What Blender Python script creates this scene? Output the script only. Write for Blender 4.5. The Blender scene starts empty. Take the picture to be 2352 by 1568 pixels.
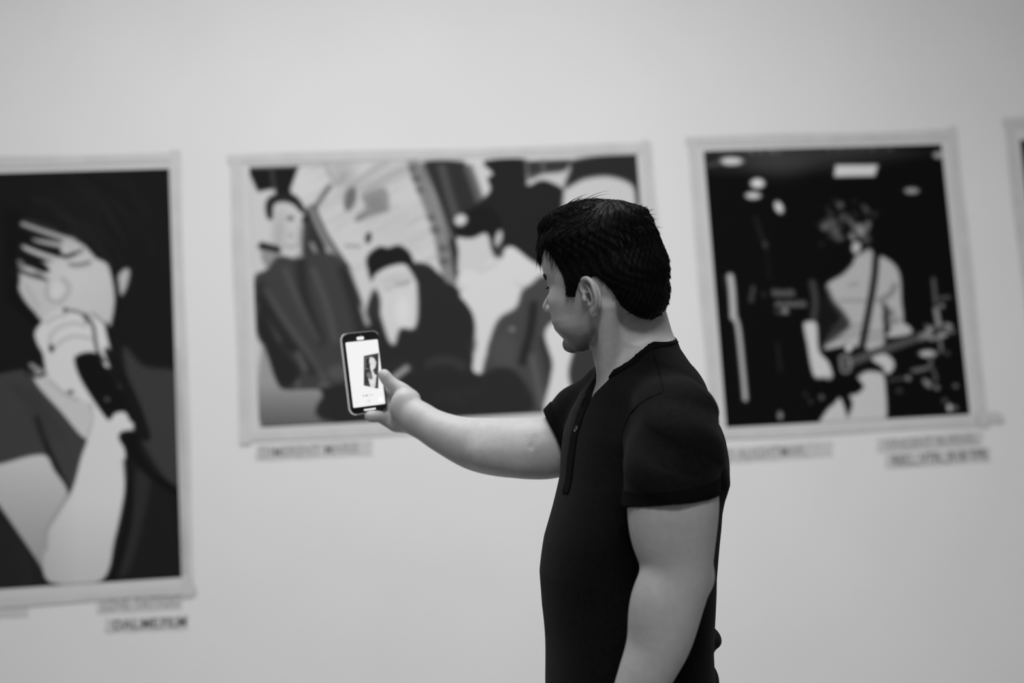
import bpy, math, random
import numpy as np
from mathutils import Vector, Matrix

scene = bpy.context.scene
# ---------------------------------------------------------------- camera, light, exposure
FPX = 50.0/36.0*2352                      # 50 mm lens on a 36 mm wide sensor
YAW, PITCH, ROLL = 0.13139, 0.13441, -0.06283
CAM = np.array([0.0, 0.0, 1.25])
WALL_Y = 4.05                             # the picture wall

def cam_axes(yaw, pitch, roll):
    cy, sy, cp, sp = math.cos(yaw), math.sin(yaw), math.cos(pitch), math.sin(pitch)
    fwd = np.array([sy*cp, cy*cp, sp]); right = np.array([cy, -sy, 0.0]); up = np.cross(right, fwd)
    c, s = math.cos(roll), math.sin(roll)
    return np.array([c*right+s*up, -s*right+c*up, fwd])
AX = cam_axes(YAW, PITCH, ROLL)           # rows: right, up, forward

cam_data = bpy.data.cameras.new('camera'); cam = bpy.data.objects.new('camera', cam_data)
scene.collection.objects.link(cam); scene.camera = cam
cam_data.lens = 50; cam_data.sensor_width = 36; cam_data.clip_start = 0.05
m = Matrix.Identity(4)
for i in range(3):
    m[i][0] = AX[0][i]; m[i][1] = AX[1][i]; m[i][2] = -AX[2][i]; m[i][3] = CAM[i]
cam.matrix_world = m
cam_data.dof.use_dof = True; cam_data.dof.focus_distance = 2.34; cam_data.dof.aperture_fstop = 1.7

world = bpy.data.worlds.new('gallery_air'); scene.world = world; world.use_nodes = True
bg = world.node_tree.nodes['Background']; bg.inputs[0].default_value = (1, 1, 1, 1); bg.inputs[1].default_value = 0.235

def area(name, loc, target, sx, sy, power, spread=180):
    l = bpy.data.lights.new(name, 'AREA'); l.shape = 'RECTANGLE'; l.size = sx; l.size_y = sy; l.energy = power; l.spread = math.radians(spread)
    o = bpy.data.objects.new(name, l); scene.collection.objects.link(o)
    o.location = loc; o.rotation_euler = (Vector(target)-Vector(loc)).to_track_quat('-Z', 'Y').to_euler()
    return o
# a row of ceiling panels over the strip of floor before the pictures, and a lamp bar aimed at the wall from further back
area('ceiling_panel_light', (.1, 2.55, 4.25), (.1, 2.6, 0.0), 2.6, 0.8, 44, 115)
area('track_light_bar', (0.15, -1.2, 4.2), (0.95, 4.05, 1.45), 1.6, 0.6, 26, 78)

scene.view_settings.view_transform = 'Standard'; scene.view_settings.look = 'None'
scene.view_settings.gamma = 1.0; scene.view_settings.use_curve_mapping = False
scene.view_settings.exposure = 0.0

# ---------------------------------------------------------------- helpers
def at(px, py, d):
    """world point seen at photograph position (px, py), d metres in front of the lens"""
    v = np.array([(px-1176)/FPX*d, (784-py)/FPX*d, d])
    return CAM + v@AX
def on_wall(px, py, off=0.0):
    v = np.array([(px-1176)/FPX, (784-py)/FPX, 1.0])@AX
    return CAM + v*((WALL_Y-off-CAM[1])/v[1])
def to_px(W):
    c = (np.asarray(W)-CAM)@AX.T
    return 1176+FPX*c[..., 0]/c[..., 2], 784-FPX*c[..., 1]/c[..., 2]
def C(px, py, d):                         # the same point in lens axes (right, up, forward)
    return np.array([(px-1176)/FPX*d, (784-py)/FPX*d, d])
def lin(v): return v/12.92 if v <= 0.04045 else ((v+0.055)/1.055)**2.4

def link(o, parent=None):
    scene.collection.objects.link(o)
    if parent is not None: o.parent = parent
    return o
def tag(o, label=None, cat=None, group=None, kind=None):
    if label: o['label'] = label
    if cat: o['category'] = cat
    if group: o['group'] = group
    if kind: o['kind'] = kind
    return o
def empty(name, loc, label, cat, group=None):
    o = link(bpy.data.objects.new(name, None)); o.location = loc; o.empty_display_size = .05
    return tag(o, label, cat, group)
def mesh_obj(name, V, F, mat, parent=None, smooth=False):
    """V in world coordinates; stored relative to the parent"""
    V = np.asarray(V, float)
    q_ = parent
    while q_ is not None: V = V-np.array(q_.location); q_ = q_.parent
    me = bpy.data.meshes.new(name)
    F = np.asarray(F) if not isinstance(F, list) else F
    if isinstance(F, np.ndarray) and F.ndim == 2:
        n, k = F.shape
        me.vertices.add(len(V)); me.vertices.foreach_set('co', V.astype(np.float32).ravel())
        me.loops.add(n*k); me.loops.foreach_set('vertex_index', F.astype(np.int32).ravel())
        me.polygons.add(n); me.polygons.foreach_set('loop_start', np.arange(0, n*k, k, dtype=np.int32))
        me.update(calc_edges=True)
    else:
        me.from_pydata([tuple(v) for v in V], [], F)
    me.validate()
    if smooth: me.polygons.foreach_set('use_smooth', np.ones(len(me.polygons), bool))
    me.materials.append(mat)
    o = bpy.data.objects.new(name, me)
    return link(o, parent)
def box_vf(c, s, ax=None):
    c = np.array(c, float); s = np.array(s, float)/2; A = np.eye(3) if ax is None else np.array(ax)
    V = [c+(np.array([x, y, z])*s)@A for x in (-1, 1) for y in (-1, 1) for z in (-1, 1)]
    return V, [(0, 1, 3, 2), (4, 6, 7, 5), (0, 4, 5, 1), (2, 3, 7, 6), (0, 2, 6, 4), (1, 5, 7, 3)]

def mat(name, grey, rough=0.6, spec=0.3, noise=0.0, nscale=40.0, bump=0.0, bscale=200.0, attr=None, emit=0.0, sss=0.0, coat=0.0, alpha=1.0, trans=0.0, sheen=0.0):
    m = bpy.data.materials.new(name); m.use_nodes = True; nt = m.node_tree; N = nt.nodes; L = nt.links
    b = N['Principled BSDF']; b.inputs['Roughness'].default_value = rough; b.inputs['Specular IOR Level'].default_value = spec
    b.inputs['Base Color'].default_value = (grey, grey, grey, 1)
    src = None
    if attr:
        a = N.new('ShaderNodeAttribute'); a.attribute_name = attr; src = a.outputs['Color']
    if noise:
        tc = N.new('ShaderNodeTexCoord'); nz = N.new('ShaderNodeTexNoise'); nz.inputs['Scale'].default_value = nscale
        nz.inputs['Detail'].default_value = 6; L.new(tc.outputs['Object'], nz.inputs['Vector'])
        mr = N.new('ShaderNodeMapRange'); mr.inputs['From Min'].default_value = .3; mr.inputs['From Max'].default_value = .7
        mr.inputs['To Min'].default_value = 1-noise; mr.inputs['To Max'].default_value = 1+noise; L.new(nz.outputs['Fac'], mr.inputs['Value'])
        mx = N.new('ShaderNodeMix'); mx.data_type = 'RGBA'; mx.blend_type = 'MULTIPLY'; mx.inputs['Factor'].default_value = 1
        if src is not None: L.new(src, mx.inputs[6])
        else: mx.inputs[6].default_value = (grey, grey, grey, 1)
        L.new(mr.outputs['Result'], mx.inputs[7]); src = mx.outputs[2]
    if src is not None: L.new(src, b.inputs['Base Color'])
    if bump:
        tc = N.new('ShaderNodeTexCoord'); nz = N.new('ShaderNodeTexNoise'); nz.inputs['Scale'].default_value = bscale; nz.inputs['Detail'].default_value = 4
        L.new(tc.outputs['Object'], nz.inputs['Vector']); bp = N.new('ShaderNodeBump'); bp.inputs['Strength'].default_value = bump; bp.inputs['Distance'].default_value = .002
        L.new(nz.outputs['Fac'], bp.inputs['Height']); L.new(bp.outputs['Normal'], b.inputs['Normal'])
    if emit:
        b.inputs['Emission Strength'].default_value = emit
        if attr: L.new(src, b.inputs['Emission Color']); L.remove(b.inputs['Base Color'].links[0])
        else: b.inputs['Emission Color'].default_value = (grey, grey, grey, 1)
        b.inputs['Base Color'].default_value = (.02, .02, .02, 1)
    b.inputs['Subsurface Weight'].default_value = sss
    if sss: b.inputs['Subsurface Radius'].default_value = (.006, .006, .006); b.inputs['Subsurface Scale'].default_value = 1.0
    b.inputs['Coat Weight'].default_value = coat; b.inputs['Transmission Weight'].default_value = trans
    b.inputs['Sheen Weight'].default_value = sheen
    b.inputs['Alpha'].default_value = alpha
    return m

M_wall = mat('painted_plaster', 0.80, .85, .15, noise=.015, nscale=3, bump=.15, bscale=60)
M_floor = mat('polished_concrete', 0.32, .35, .3, noise=.12, nscale=2.5)
M_ceil = mat('ceiling_paint', 0.72, .9, .1, noise=.01, nscale=4)
M_paper = mat('print_margin_paper', 0.66, .6, .25, noise=.02, nscale=8)
M_print = mat('photo_print', 0.5, .7, .03, attr='tone')
M_tape = mat('matt_tape', 0.61, .6, .2, noise=.05, nscale=15)
M_tape2 = mat('dark_tape', 0.42, .6, .2, noise=.08, nscale=20)
M_label = mat('label_tape', 0.60, .6, .2, noise=.04, nscale=25)
M_ink = mat('marker_ink', 0.13, .6, .2, noise=.1, nscale=60)
M_inkpale = mat('faded_marker_ink', 0.34, .6, .2, noise=.1, nscale=60)
M_skin = mat('skin', 0.4, .5, .35, attr='tone', noise=.05, nscale=90, bump=.25, bscale=500, sss=.12)
M_shirt = mat('black_jersey', 0.005, .9, .06, noise=.25, nscale=120, bump=.3, bscale=700, sheen=.02)
M_rib = mat('black_rib_knit', 0.004, .9, .05, noise=.2, nscale=300, bump=.5, bscale=900)
M_jeans = mat('dark_denim', 0.03, .9, .1, noise=.2, nscale=200)
M_shoe = mat('black_leather', 0.02, .5, .3, noise=.1, nscale=60)
M_sole = mat('rubber_sole', 0.3, .8, .2, noise=.1, nscale=60)
M_hair = mat('black_hair', 0.0025, .6, .08, noise=.3, nscale=150)
M_eye = mat('eye_white', 0.5, .2, .4, attr='tone')
M_button = mat('dark_button', 0.03, .35, .4, noise=.1, nscale=100)
M_phone = mat('black_phone_glass', 0.008, .12, .5, noise=.05, nscale=50)
M_case = mat('clear_case', 0.4, .12, .5, noise=.02, nscale=50, trans=.92, alpha=1.0)
M_screen = mat('lit_screen', 1.0, .3, .3, attr='tone', emit=1.0)
M_lit = mat('lit_white', 0.93, .3, .3, emit=1.0)
M_camera = mat('lens_glass', 0.12, .1, .6, noise=.05, nscale=90)

# ---------------------------------------------------------------- room
def struct(name, c, s, m_):
    V, F = box_vf(c, s); o = mesh_obj(name, V, F, m_); o['kind'] = 'structure'; return o
struct('floor', (0, .8, -.05), (10, 7.0, .1), M_floor)
struct('ceiling', (0, .8, 4.45), (10, 7.0, .1), M_ceil)
struct('wall_back', (0, WALL_Y+.1, 2.2), (10, .2, 4.4), M_wall)
struct('wall_left', (-5.1, .8, 2.2), (.2, 7.0, 4.4), M_wall)
struct('wall_right', (5.1, .8, 2.2), (.2, 7.0, 4.4), M_wall)
struct('baseboard_back', (0, WALL_Y-.008, .06), (10, .016, .12), M_ceil)
# ---------------------------------------------------------------- printed photographs
# The prints are flat pictures on the wall; each is drawn with soft-edged shapes in the
# flat coordinates below and its greys are stored per vertex of the paper sheet.
CX0, CY0, CS = -420, 240, 2.0
CW, CH = 1640, 620
canvas = np.full((CH, CW), 0.1, np.float32)

def spl(pts, closed, n=6):
    P = np.array(pts, float); N = len(P); out = []
    rng_ = range(N) if closed else range(N - 1)
    for i in rng_:
        if closed:
            a, b, c, d = P[(i-1) % N], P[i], P[(i+1) % N], P[(i+2) % N]
        else:
            a, b, c, d = P[max(i-1, 0)], P[i], P[i+1], P[min(i+2, N-1)]
        for k in range(n):
            t = k / n
            out.append(0.5*((2*b)+(c-a)*t+(2*a-5*b+4*c-d)*t*t+(3*b-a-3*c+d)*t**3))
    if not closed: out.append(P[-1])
    return np.array(out)

def _win(x0, y0, x1, y1):
    i0 = max(0, int((x0-CX0)/CS)); i1 = min(CW, int((x1-CX0)/CS)+2)
    j0 = max(0, int((y0-CY0)/CS)); j1 = min(CH, int((y1-CY0)/CS)+2)
    if i1 <= i0 or j1 <= j0: return None
    X, Y = np.meshgrid(CX0+CS*np.arange(i0, i1), CY0+CS*np.arange(j0, j1))
    return i0, i1, j0, j1, X, Y

def _mix(w, al, v):
    i0, i1, j0, j1 = w
    canvas[j0:j1, i0:i1] = canvas[j0:j1, i0:i1]*(1-al) + v*al

def seg_d2(X, Y, P, Q):
    dx, dy = Q[0]-P[0], Q[1]-P[1]
    L = dx*dx+dy*dy+1e-12
    t = np.clip(((X-P[0])*dx+(Y-P[1])*dy)/L, 0, 1)
    return (X-P[0]-t*dx)**2+(Y-P[1]-t*dy)**2

def poly(pts, v, soft=3.0, smooth=True, alpha=1.0, n=5):
    P = spl(pts, True, n) if smooth else np.array(pts, float)
    m = soft+2
    w = _win(P[:, 0].min()-m, P[:, 1].min()-m, P[:, 0].max()+m, P[:, 1].max()+m)
    if w is None: return
    i0, i1, j0, j1, X, Y = w
    d = np.full(X.shape, 1e9); ins = np.zeros(X.shape, bool)
    for k in range(len(P)):
        a, b = P[k], P[(k+1) % len(P)]
        d = np.minimum(d, seg_d2(X, Y, a, b))
        if a[1] != b[1]:
            c = ((a[1] > Y) != (b[1] > Y)) & (X < (b[0]-a[0])*(Y-a[1])/(b[1]-a[1])+a[0])
            ins ^= c
    d = np.sqrt(d); d = np.where(ins, -d, d)
    al = np.clip(0.5-d/(2*soft), 0, 1); al = al*al*(3-2*al)*alpha
    _mix((i0, i1, j0, j1), al, v(X, Y) if callable(v) else v)

def line(pts, wd, v, soft=2.5, alpha=1.0, w2=None):
    P = spl(pts, False) if len(pts) > 2 else np.array(pts, float)
    w2 = wd if w2 is None else w2; m = max(wd, w2)+soft+2
    w = _win(P[:, 0].min()-m, P[:, 1].min()-m, P[:, 0].max()+m, P[:, 1].max()+m)
    if w is None: return
    i0, i1, j0, j1, X, Y = w
    d = np.full(X.shape, 1e9); n = len(P)-1
    for k in range(n):
        r = (wd+(w2-wd)*(k+.5)/n)/2
        d = np.minimum(d, np.sqrt(seg_d2(X, Y, P[k], P[k+1]))-r)
    al = np.clip(0.5-d/(2*soft), 0, 1)*alpha
    _mix((i0, i1, j0, j1), al, v)

def blob(x, y, rx, ry, v, rot=0, soft=0.35, alpha=1.0):
    m = max(rx, ry)*1.6
    w = _win(x-m, y-m, x+m, y+m)
    if w is None: return
    i0, i1, j0, j1, X, Y = w
    c, s = math.cos(rot), math.sin(rot)
    u = ((X-x)*c+(Y-y)*s)/rx; q = (-(X-x)*s+(Y-y)*c)/ry
    r = np.sqrt(u*u+q*q)
    al = np.clip((1+soft-r)/(2*soft), 0, 1); al = al*al*(3-2*al)*alpha
    _mix((i0, i1, j0, j1), al, v)

prng = np.random.RandomState(7)

def picture_singer():
    poly([(-420, 380), (450, 380), (450, 1360), (-420, 1360)], 0.105, smooth=False)
    for k in range(26):                                    # faint strands in the dark hair
        x = prng.uniform(120, 330); y = prng.uniform(400, 560)
        line([(x-90, y-25), (x-20, y+10), (x+30, y+90)], 7, 0.15, 5, 0.35)
    # background behind the shoulder and dark clothes
    poly([(283, 800), (330, 840), (400, 850), (450, 880), (450, 1110), (400, 1120), (340, 1040), (310, 960)], 0.23, 9)
    poly([(300, 1060), (350, 1080), (395, 1160), (400, 1340), (230, 1345), (280, 1200)], 0.12, 8)
    poly([(315, 1080), (345, 1095), (330, 1190), (300, 1300), (275, 1320), (300, 1200)], 0.18, 9)
    # shirt
    poly([(-430, 900), (-100, 870), (0, 858), (60, 850), (90, 885), (199, 1006), (165, 1125), (153, 1145), (96, 1045), (0, 1067), (-430, 1130)], 0.25, 3)
    poly([(-430, 1150), (0, 1160), (60, 1240), (118, 1345), (-430, 1350)], 0.14, 4)
    for k in range(9):
        line([(-20, 1190+k*18), (30, 1230+k*15), (70, 1300+k*8)], 5, 0.19, 4, .4)
    line([(85, 960), (110, 1030), (155, 1125)], 10, 0.09, 5)
    for k in range(5):
        line([(20+k*14, 880+k*4), (60+k*15, 930+k*8), (88+k*15, 1010)], 6, 0.2, 5, .5)
    # face
    fl = lambda X, Y: 0.79-0.00035*np.abs(X-170)-0.0002*np.abs(Y-640)
    poly([(54, 505), (100, 520), (157, 540), (193, 566), (216, 590), (246, 606), (258, 640), (267, 668), (264, 700),
          (256, 745), (200, 760), (110, 745), (78, 715), (54, 686), (38, 650), (30, 615), (40, 575), (40, 530)], fl, 4)
    # fringe strands across the forehead
    poly([(10, 470), (60, 490), (100, 505), (160, 538), (216, 592), (200, 575), (160, 560), (150, 585), (120, 600), (60, 600), (20, 580)], 0.09, 4, False)
    poly([(150, 545), (190, 563), (218, 592), (205, 602), (165, 598), (140, 578)], .75, 5)
    line([(56, 504), (90, 512), (128, 528)], 4, .28, 4, .8)
    line([(52, 514), (100, 531), (165, 553)], 9, .68, 4, .95, w2=14)
    line([(60, 531), (100, 548), (143, 558)], 4, .12, 2.5, .9)
    line([(78, 552), (130, 561), (190, 572)], 8, .72, 4, .95, w2=15)
    line([(46, 545), (95, 566), (128, 582), (152, 588), (172, 581)], 9, .09, 3, 1, w2=6)
    line([(54, 568), (100, 586), (150, 602)], 10, .76, 4, 1, w2=14)
    poly([(22, 562), (46, 566), (70, 586), (104, 606), (113, 624), (96, 624), (66, 612), (34, 604)], .1, 4)
    blob(46, 604, 12, 7, .45, .5); blob(88, 632, 14, 6, .5, .3)
    line([(30, 612), (62, 628), (108, 643)], 11, .14, 4, .9, w2=5)
    line([(12, 500), (22, 600), (20, 690)], 16, .09, 5)
    line([(25, 560), (38, 640), (30, 680), (70, 730), (90, 745)], 14, .08, 4)
    line([(150, 592), (170, 585), (188, 574)], 5, .2, 3, .9)
    line([(160, 607), (182, 608), (206, 602)], 6, .33, 3, .9)
    line([(166, 614), (186, 614), (205, 610)], 4, .62, 3, .6)
    # nose
    line([(143, 640), (158, 655), (155, 675), (140, 690)], 6, .58, 5, .8)
    line([(108, 655), (108, 680), (122, 692), (138, 693)], 6, .6, 5, .8)
    blob(130, 668, 14, 20, .84, alpha=.6)
    line([(60, 655), (75, 685), (90, 705)], 5, .62, 4, .6)
    # ear
    poly([(268, 640), (285, 618), (298, 622), (292, 655), (280, 678), (272, 670)], .7, 5)
    line([(262, 620), (270, 690), (262, 740)], 12, .09, 4)
    # neck opening and forearm
    poly([(78, 872), (104, 850), (215, 850), (216, 935), (200, 1008), (140, 945)], .76, 3)
    poly([(-60, 1075), (0, 1065), (96, 1043), (125, 1080), (156, 1132), (135, 1190), (120, 1260), (118, 1338), (84, 1285), (0, 1163), (-60, 1080)],
         lambda X, Y: .77-.0007*(Y-1050), 4)
    poly([(214, 925), (201, 1006), (187, 1048), (165, 1125), (126, 1186), (107, 1217), (102, 1259), (112, 1335), (233, 1333),
          (264, 1236), (283, 1148), (289, 1087), (287, 1035), (273, 1006), (281, 991), (310, 991), (302, 962), (287, 945),
          (264, 949), (249, 964), (235, 935)], lambda X, Y: .82-.0004*np.maximum(Y-1150, 0)-.0006*np.maximum(180-X, 0), 3)
    line([(160, 1132), (128, 1184), (108, 1218), (106, 1262)], 5, .5, 4, .8)
    line([(206, 925), (212, 960), (203, 1000)], 4, .55, 3, .7)
    # hand
    poly([(150, 708), (118, 718), (93, 743), (80, 765), (86, 790), (98, 812), (104, 845), (112, 872), (150, 905), (205, 925),
          (240, 935), (225, 850), (262, 850), (275, 890), (280, 870), (262, 820), (246, 770), (236, 735), (205, 722), (185, 712)], .82, 3)
    for a in ([(118, 800), (115, 775), (135, 752), (170, 742), (196, 748)], [(120, 806), (140, 785), (170, 772), (210, 778)],
              [(106, 742), (128, 728), (150, 724)]):
        line(a, 5, .6, 4, .75)
    blob(118, 800, 6, 9, .2)
    blob(150, 712, 6, 6, .25, alpha=.8); line([(150, 712), (185, 718), (200, 740)], 6, .3, 3, .8)
    line([(196, 722), (214, 750), (222, 800), (240, 830)], 6, .16, 3)
    line([(212, 720), (240, 742)], 4, .35, 3, .8)
    line([(245, 745), (262, 820), (282, 885)], 8, .1, 3)
    line([(112, 872), (150, 905), (180, 918)], 5, .58, 3, .8); blob(162, 900, 8, 5, .35)
    # bracelet-like curls beside the wrist
    for a, b, r in ((75, 840, 9), (88, 850, 12), (70, 858, 7)): blob(a, b, r, r*.6, .55, .5)
    line([(60, 855), (85, 864), (105, 858)], 6, .08, 3)
    # microphone and lead
    poly([(171, 829), (178, 815), (203, 808), (228, 814), (240, 840), (291, 918), (307, 960), (300, 968), (287, 946), (264, 948),
          (249, 963), (222, 930), (185, 870)], .085, 3)
    poly([(240, 800), (265, 815), (300, 880), (330, 950), (345, 1010), (310, 1000), (306, 960), (291, 918), (255, 850)], .1, 4)
    blob(246, 917, 6, 4, .35)
    poly([(274, 1006), (281, 991), (311, 991), (320, 1030), (292, 1060), (288, 1030)], .09, 3)
    line([(300, 1005), (315, 1050), (350, 1090), (410, 1130), (450, 1145)], 18, .08, 5)
    line([(292, 1060), (298, 1150), (285, 1240), (255, 1335)], 16, .09, 5)

def picture_group():
    poly([(540, 350), (1520, 330), (1540, 960), (560, 1000)], .77, smooth=False)
    for k in range(70):                                    # pale brick wall streaks
        x = prng.uniform(720, 1010); y = prng.uniform(370, 640)
        line([(x-38, y+20), (x+38, y-22)], prng.uniform(2, 5), prng.uniform(.60, .80), 4, .55)
    for k in range(7): line([(800+k*14, 440-k*2), (870+k*22, 372)], 4, .6, 4, .6)
    blob(700, 420, 40, 40, .80, soft=.9, alpha=.7); blob(900, 520, 60, 40, .72, soft=.9, alpha=.6); blob(790, 405, 26, 30, .6, soft=.9, alpha=.6)
    for a in ([(745, 372), (772, 420), (790, 400)], [(800, 430), (850, 395), (890, 372)], [(830, 440), (900, 400), (935, 385)]):
        line(a, 7, .58, 5, .7)
    poly([(795, 440), (815, 430), (818, 460), (800, 485), (790, 470)], .42, 5)
    poly([(830, 448), (880, 430), (893, 455), (890, 478), (850, 492), (822, 508), (818, 495), (840, 475)], .55, 6)
    blob(862, 468, 20, 16, .5, alpha=.7); line([(820, 505), (845, 495), (890, 480)], 7, .42, 4, .8)
    blob(846, 546, 7, 13, .2, .2); line([(795, 564), (825, 566)], 6, .5, 4, .8)
    poly([(567, 385), (686, 381), (667, 434), (670, 452), (634, 452), (633, 432), (592, 440)], .12, 4, False)
    line([(624, 388), (630, 434)], 7, .3, 4, .8)
    line([(567, 384), (720, 378), (900, 366), (1065, 365)], 7, .55, 4, .6)
    # slanting pole
    line([(756, 429), (722, 478)], 11, .4, 4)
    poly([(700, 494), (716, 485), (750, 584), (700, 590)], .2, 4)
    line([(714, 475), (742, 540), (790, 612)], 15, .5, 3); line([(722, 474), (752, 540), (800, 612)], 5, .22, 3)
    line([(716, 560), (728, 585)], 9, .55, 3)
    # standing man with a sweater
    poly([(626, 470), (650, 462), (676, 470), (694, 495), (697, 540), (690, 570), (684, 598), (660, 595), (636, 583), (628, 540), (620, 500)], .75, 4)
    poly([(611, 464), (624, 449), (654, 443), (680, 450), (700, 478), (700, 490), (690, 486), (674, 470), (650, 463), (629, 471), (626, 501), (616, 503), (610, 485)], .15, 4)
    blob(640, 540, 14, 50, .62, .1, soft=.8, alpha=.6); blob(690, 545, 6, 26, .55, soft=.8, alpha=.7); line([(655, 562), (668, 568), (682, 562)], 4, .5, 3, .8)
    blob(667, 501, 8, 6, .4); blob(668, 540, 6, 9, .62, alpha=.7); blob(701, 504, 8, 9, .14)
    line([(703, 512), (700, 580)], 13, .25, 5)
    line([(602, 565), (636, 574)], 17, .1, 4); poly([(600, 578), (640, 582), (634, 600), (610, 612)], .55, 5)
    poly([(585, 636), (612, 618), (640, 588), (684, 594), (720, 580), (769, 584), (796, 610), (812, 645), (830, 690), (838, 735),
          (850, 800), (860, 890), (830, 905), (736, 897), (692, 897), (650, 896), (632, 876), (610, 809), (590, 765), (585, 700)], .245, 5)
    for a in ([(600, 660), (625, 720), (670, 790), (720, 850)], [(595, 690), (640, 770), (665, 800)], [(690, 600), (700, 680), (735, 780)],
              [(790, 620), (815, 700), (830, 760)]):
        line(a, 22, .15, 10, .8)
    for a in ([(610, 665), (650, 730), (700, 800), (745, 870)], [(720, 620), (750, 700), (770, 780)], [(655, 620), (690, 700), (730, 780)], [(586, 700), (640, 780)]):
        line(a, 9, .36, 8, .7)
    poly([(600, 700), (640, 790), (690, 850), (660, 890), (632, 872), (608, 800), (590, 755)], .13, 8, alpha=.8)
    line([(684, 812), (700, 845)], 10, .4, 6, .8); blob(775, 855, 22, 18, .35, alpha=.6); blob(745, 885, 14, 8, .4, alpha=.6); blob(684, 884, 6, 14, .36, alpha=.6)
    poly([(600, 800), (612, 812), (636, 880), (660, 897), (736, 897), (752, 935), (776, 972), (602, 982)],
         lambda X, Y: .58-.0022*np.maximum(Y-880, 0), 5)
    # crouching man
    poly([(858, 630), (890, 612), (930, 605), (948, 625), (957, 655), (953, 700), (958, 735), (948, 752), (925, 753), (914, 748),
          (906, 775), (896, 782), (889, 770), (880, 730), (866, 695), (858, 660)], .79, 4)
    poly([(841, 598), (850, 580), (872, 566), (892, 569), (915, 563), (938, 576), (950, 600), (962, 640), (957, 645), (945, 625),
          (928, 606), (890, 613), (862, 630), (853, 645), (845, 620)], .12, 4)
    blob(905, 640, 40, 14, .68, -.2, soft=.8, alpha=.5); blob(925, 715, 16, 34, .86, soft=.6, alpha=.6)
    line([(910, 653), (925, 652), (940, 645)], 6, .5, 4, .8); line([(885, 664), (900, 662)], 5, .62, 4, .8)
    poly([(950, 606), (985, 608), (1005, 625), (1045, 655), (1075, 700), (1092, 735), (1100, 850), (1260, 780), (1268, 950),
          (776, 972), (745, 905), (835, 880), (840, 735), (848, 690), (862, 690), (880, 745), (893, 782), (907, 790), (920, 755),
          (950, 755), (960, 720), (958, 650)], .165, 5)
    blob(861, 700, 13, 34, .2); poly([(826, 700), (842, 720), (850, 745), (838, 742)], .6, 4)
    poly([(734, 893), (870, 860), (1000, 960), (1262, 935), (1262, 962), (790, 985), (772, 972)], .16, 4, False)
    for k in range(16):
        x = prng.uniform(860, 1200); y = prng.uniform(780, 940)
        line([(x-30, y+8), (x, y), (x+30, y+18)], 13, .2, 10, .5)
    line([(985, 835), (1020, 825), (1060, 840)], 16, .26, 9, .6)
    line([(890, 880), (912, 862), (934, 845)], 13, .6, 5); line([(880, 905), (900, 880)], 13, .5, 5, .6)
    # beams behind the man in the cap
    poly([(936, 378), (966, 375), (1000, 460), (1040, 600), (1062, 640), (1030, 650), (1010, 612), (990, 520)], .5, 5)
    for (x, y, r) in ((948, 388, 9), (956, 410, 11), (965, 436, 9), (990, 500, 10), (1000, 528, 12), (1018, 570, 12), (1020, 600, 12)):
        blob(x, y, r, r*.8, .3, alpha=.6)
    poly([(972, 374), (1064, 372), (1082, 400), (1105, 470), (1130, 530), (1060, 560), (1048, 640), (1030, 560), (1000, 450)], .19, 5)
    line([(1015, 385), (1030, 440), (1045, 490)], 18, .34, 7, .8); line([(970, 378), (1000, 450), (1034, 545)], 9, .52, 4, .8)
    line([(1075, 385), (1092, 430), (1108, 480)], 20, .36, 5, .9)
    poly([(1068, 355), (1112, 358), (1131, 398), (1119, 415), (1122, 438), (1110, 440), (1096, 390), (1086, 372), (1075, 380)], .78, 4)
    poly([(1113, 370), (1207, 366), (1212, 424), (1245, 413), (1290, 430), (1297, 480), (1292, 600), (1245, 616), (1210, 592),
          (1170, 566), (1155, 610), (1140, 540), (1110, 520), (1048, 520), (1080, 480), (1125, 440), (1120, 410), (1132, 398)], .145, 4)
    poly([(1207, 370), (1310, 366), (1300, 400), (1215, 412)], .22, 4, False)
    for x in (1208, 1246): line([(x, 366), (x+4, 412)], 5, .5, 4, .8)
    line([(1210, 405), (1300, 392)], 4, .5, 4, .7)
    poly([(1208, 424), (1240, 402), (1290, 395), (1312, 384), (1317, 390), (1296, 428), (1280, 425), (1246, 412)], .75, 4)
    # man in the cap
    poly([(1050, 545), (1085, 545), (1119, 535), (1123, 560), (1130, 580), (1150, 590), (1140, 610), (1095, 622), (1070, 612), (1055, 580)], .77, 4)
    poly([(1042, 524), (1046, 502), (1062, 488), (1086, 480), (1122, 474), (1145, 495), (1158, 540), (1150, 600), (1130, 575), (1124, 548), (1112, 532),
          (1086, 546), (1056, 544), (1048, 537)], .12, 4)
    blob(1058, 505, 15, 13, .78, -.5); blob(1145, 548, 8, 20, .72, .25)
    line([(1150, 562), (1140, 590), (1158, 600)], 10, .3, 5, .8)
    poly([(1050, 637), (1072, 618), (1098, 621), (1135, 592), (1152, 592), (1160, 570), (1182, 570), (1216, 597), (1246, 614), (1244, 634),
          (1216, 654), (1180, 646), (1199, 674), (1193, 695), (1172, 709), (1141, 732), (1125, 776), (1114, 820), (1110, 852), (1097, 858),
          (1085, 846), (1092, 812), (1096, 776), (1089, 730), (1076, 702), (1056, 677), (1074, 660), (1058, 652)], .81, 4)
    line([(1100, 625), (1135, 608), (1150, 585)], 5, .66, 4, .6)
    poly([(1199, 668), (1220, 652), (1248, 632), (1272, 660), (1272, 760), (1262, 860), (1258, 955), (1180, 950), (1112, 870),
          (1120, 810), (1132, 760), (1150, 728), (1185, 706)], .27, 6)
    line([(1226, 700), (1218, 760), (1200, 830)], 16, .13, 8); line([(1245, 780), (1262, 850), (1270, 940)], 14, .2, 6)
    line([(1222, 820), (1235, 880), (1245, 930)], 12, .38, 7, .8); blob(1176, 756, 7, 6, .46); blob(1160, 810, 28, 45, .31, alpha=.6)
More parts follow.
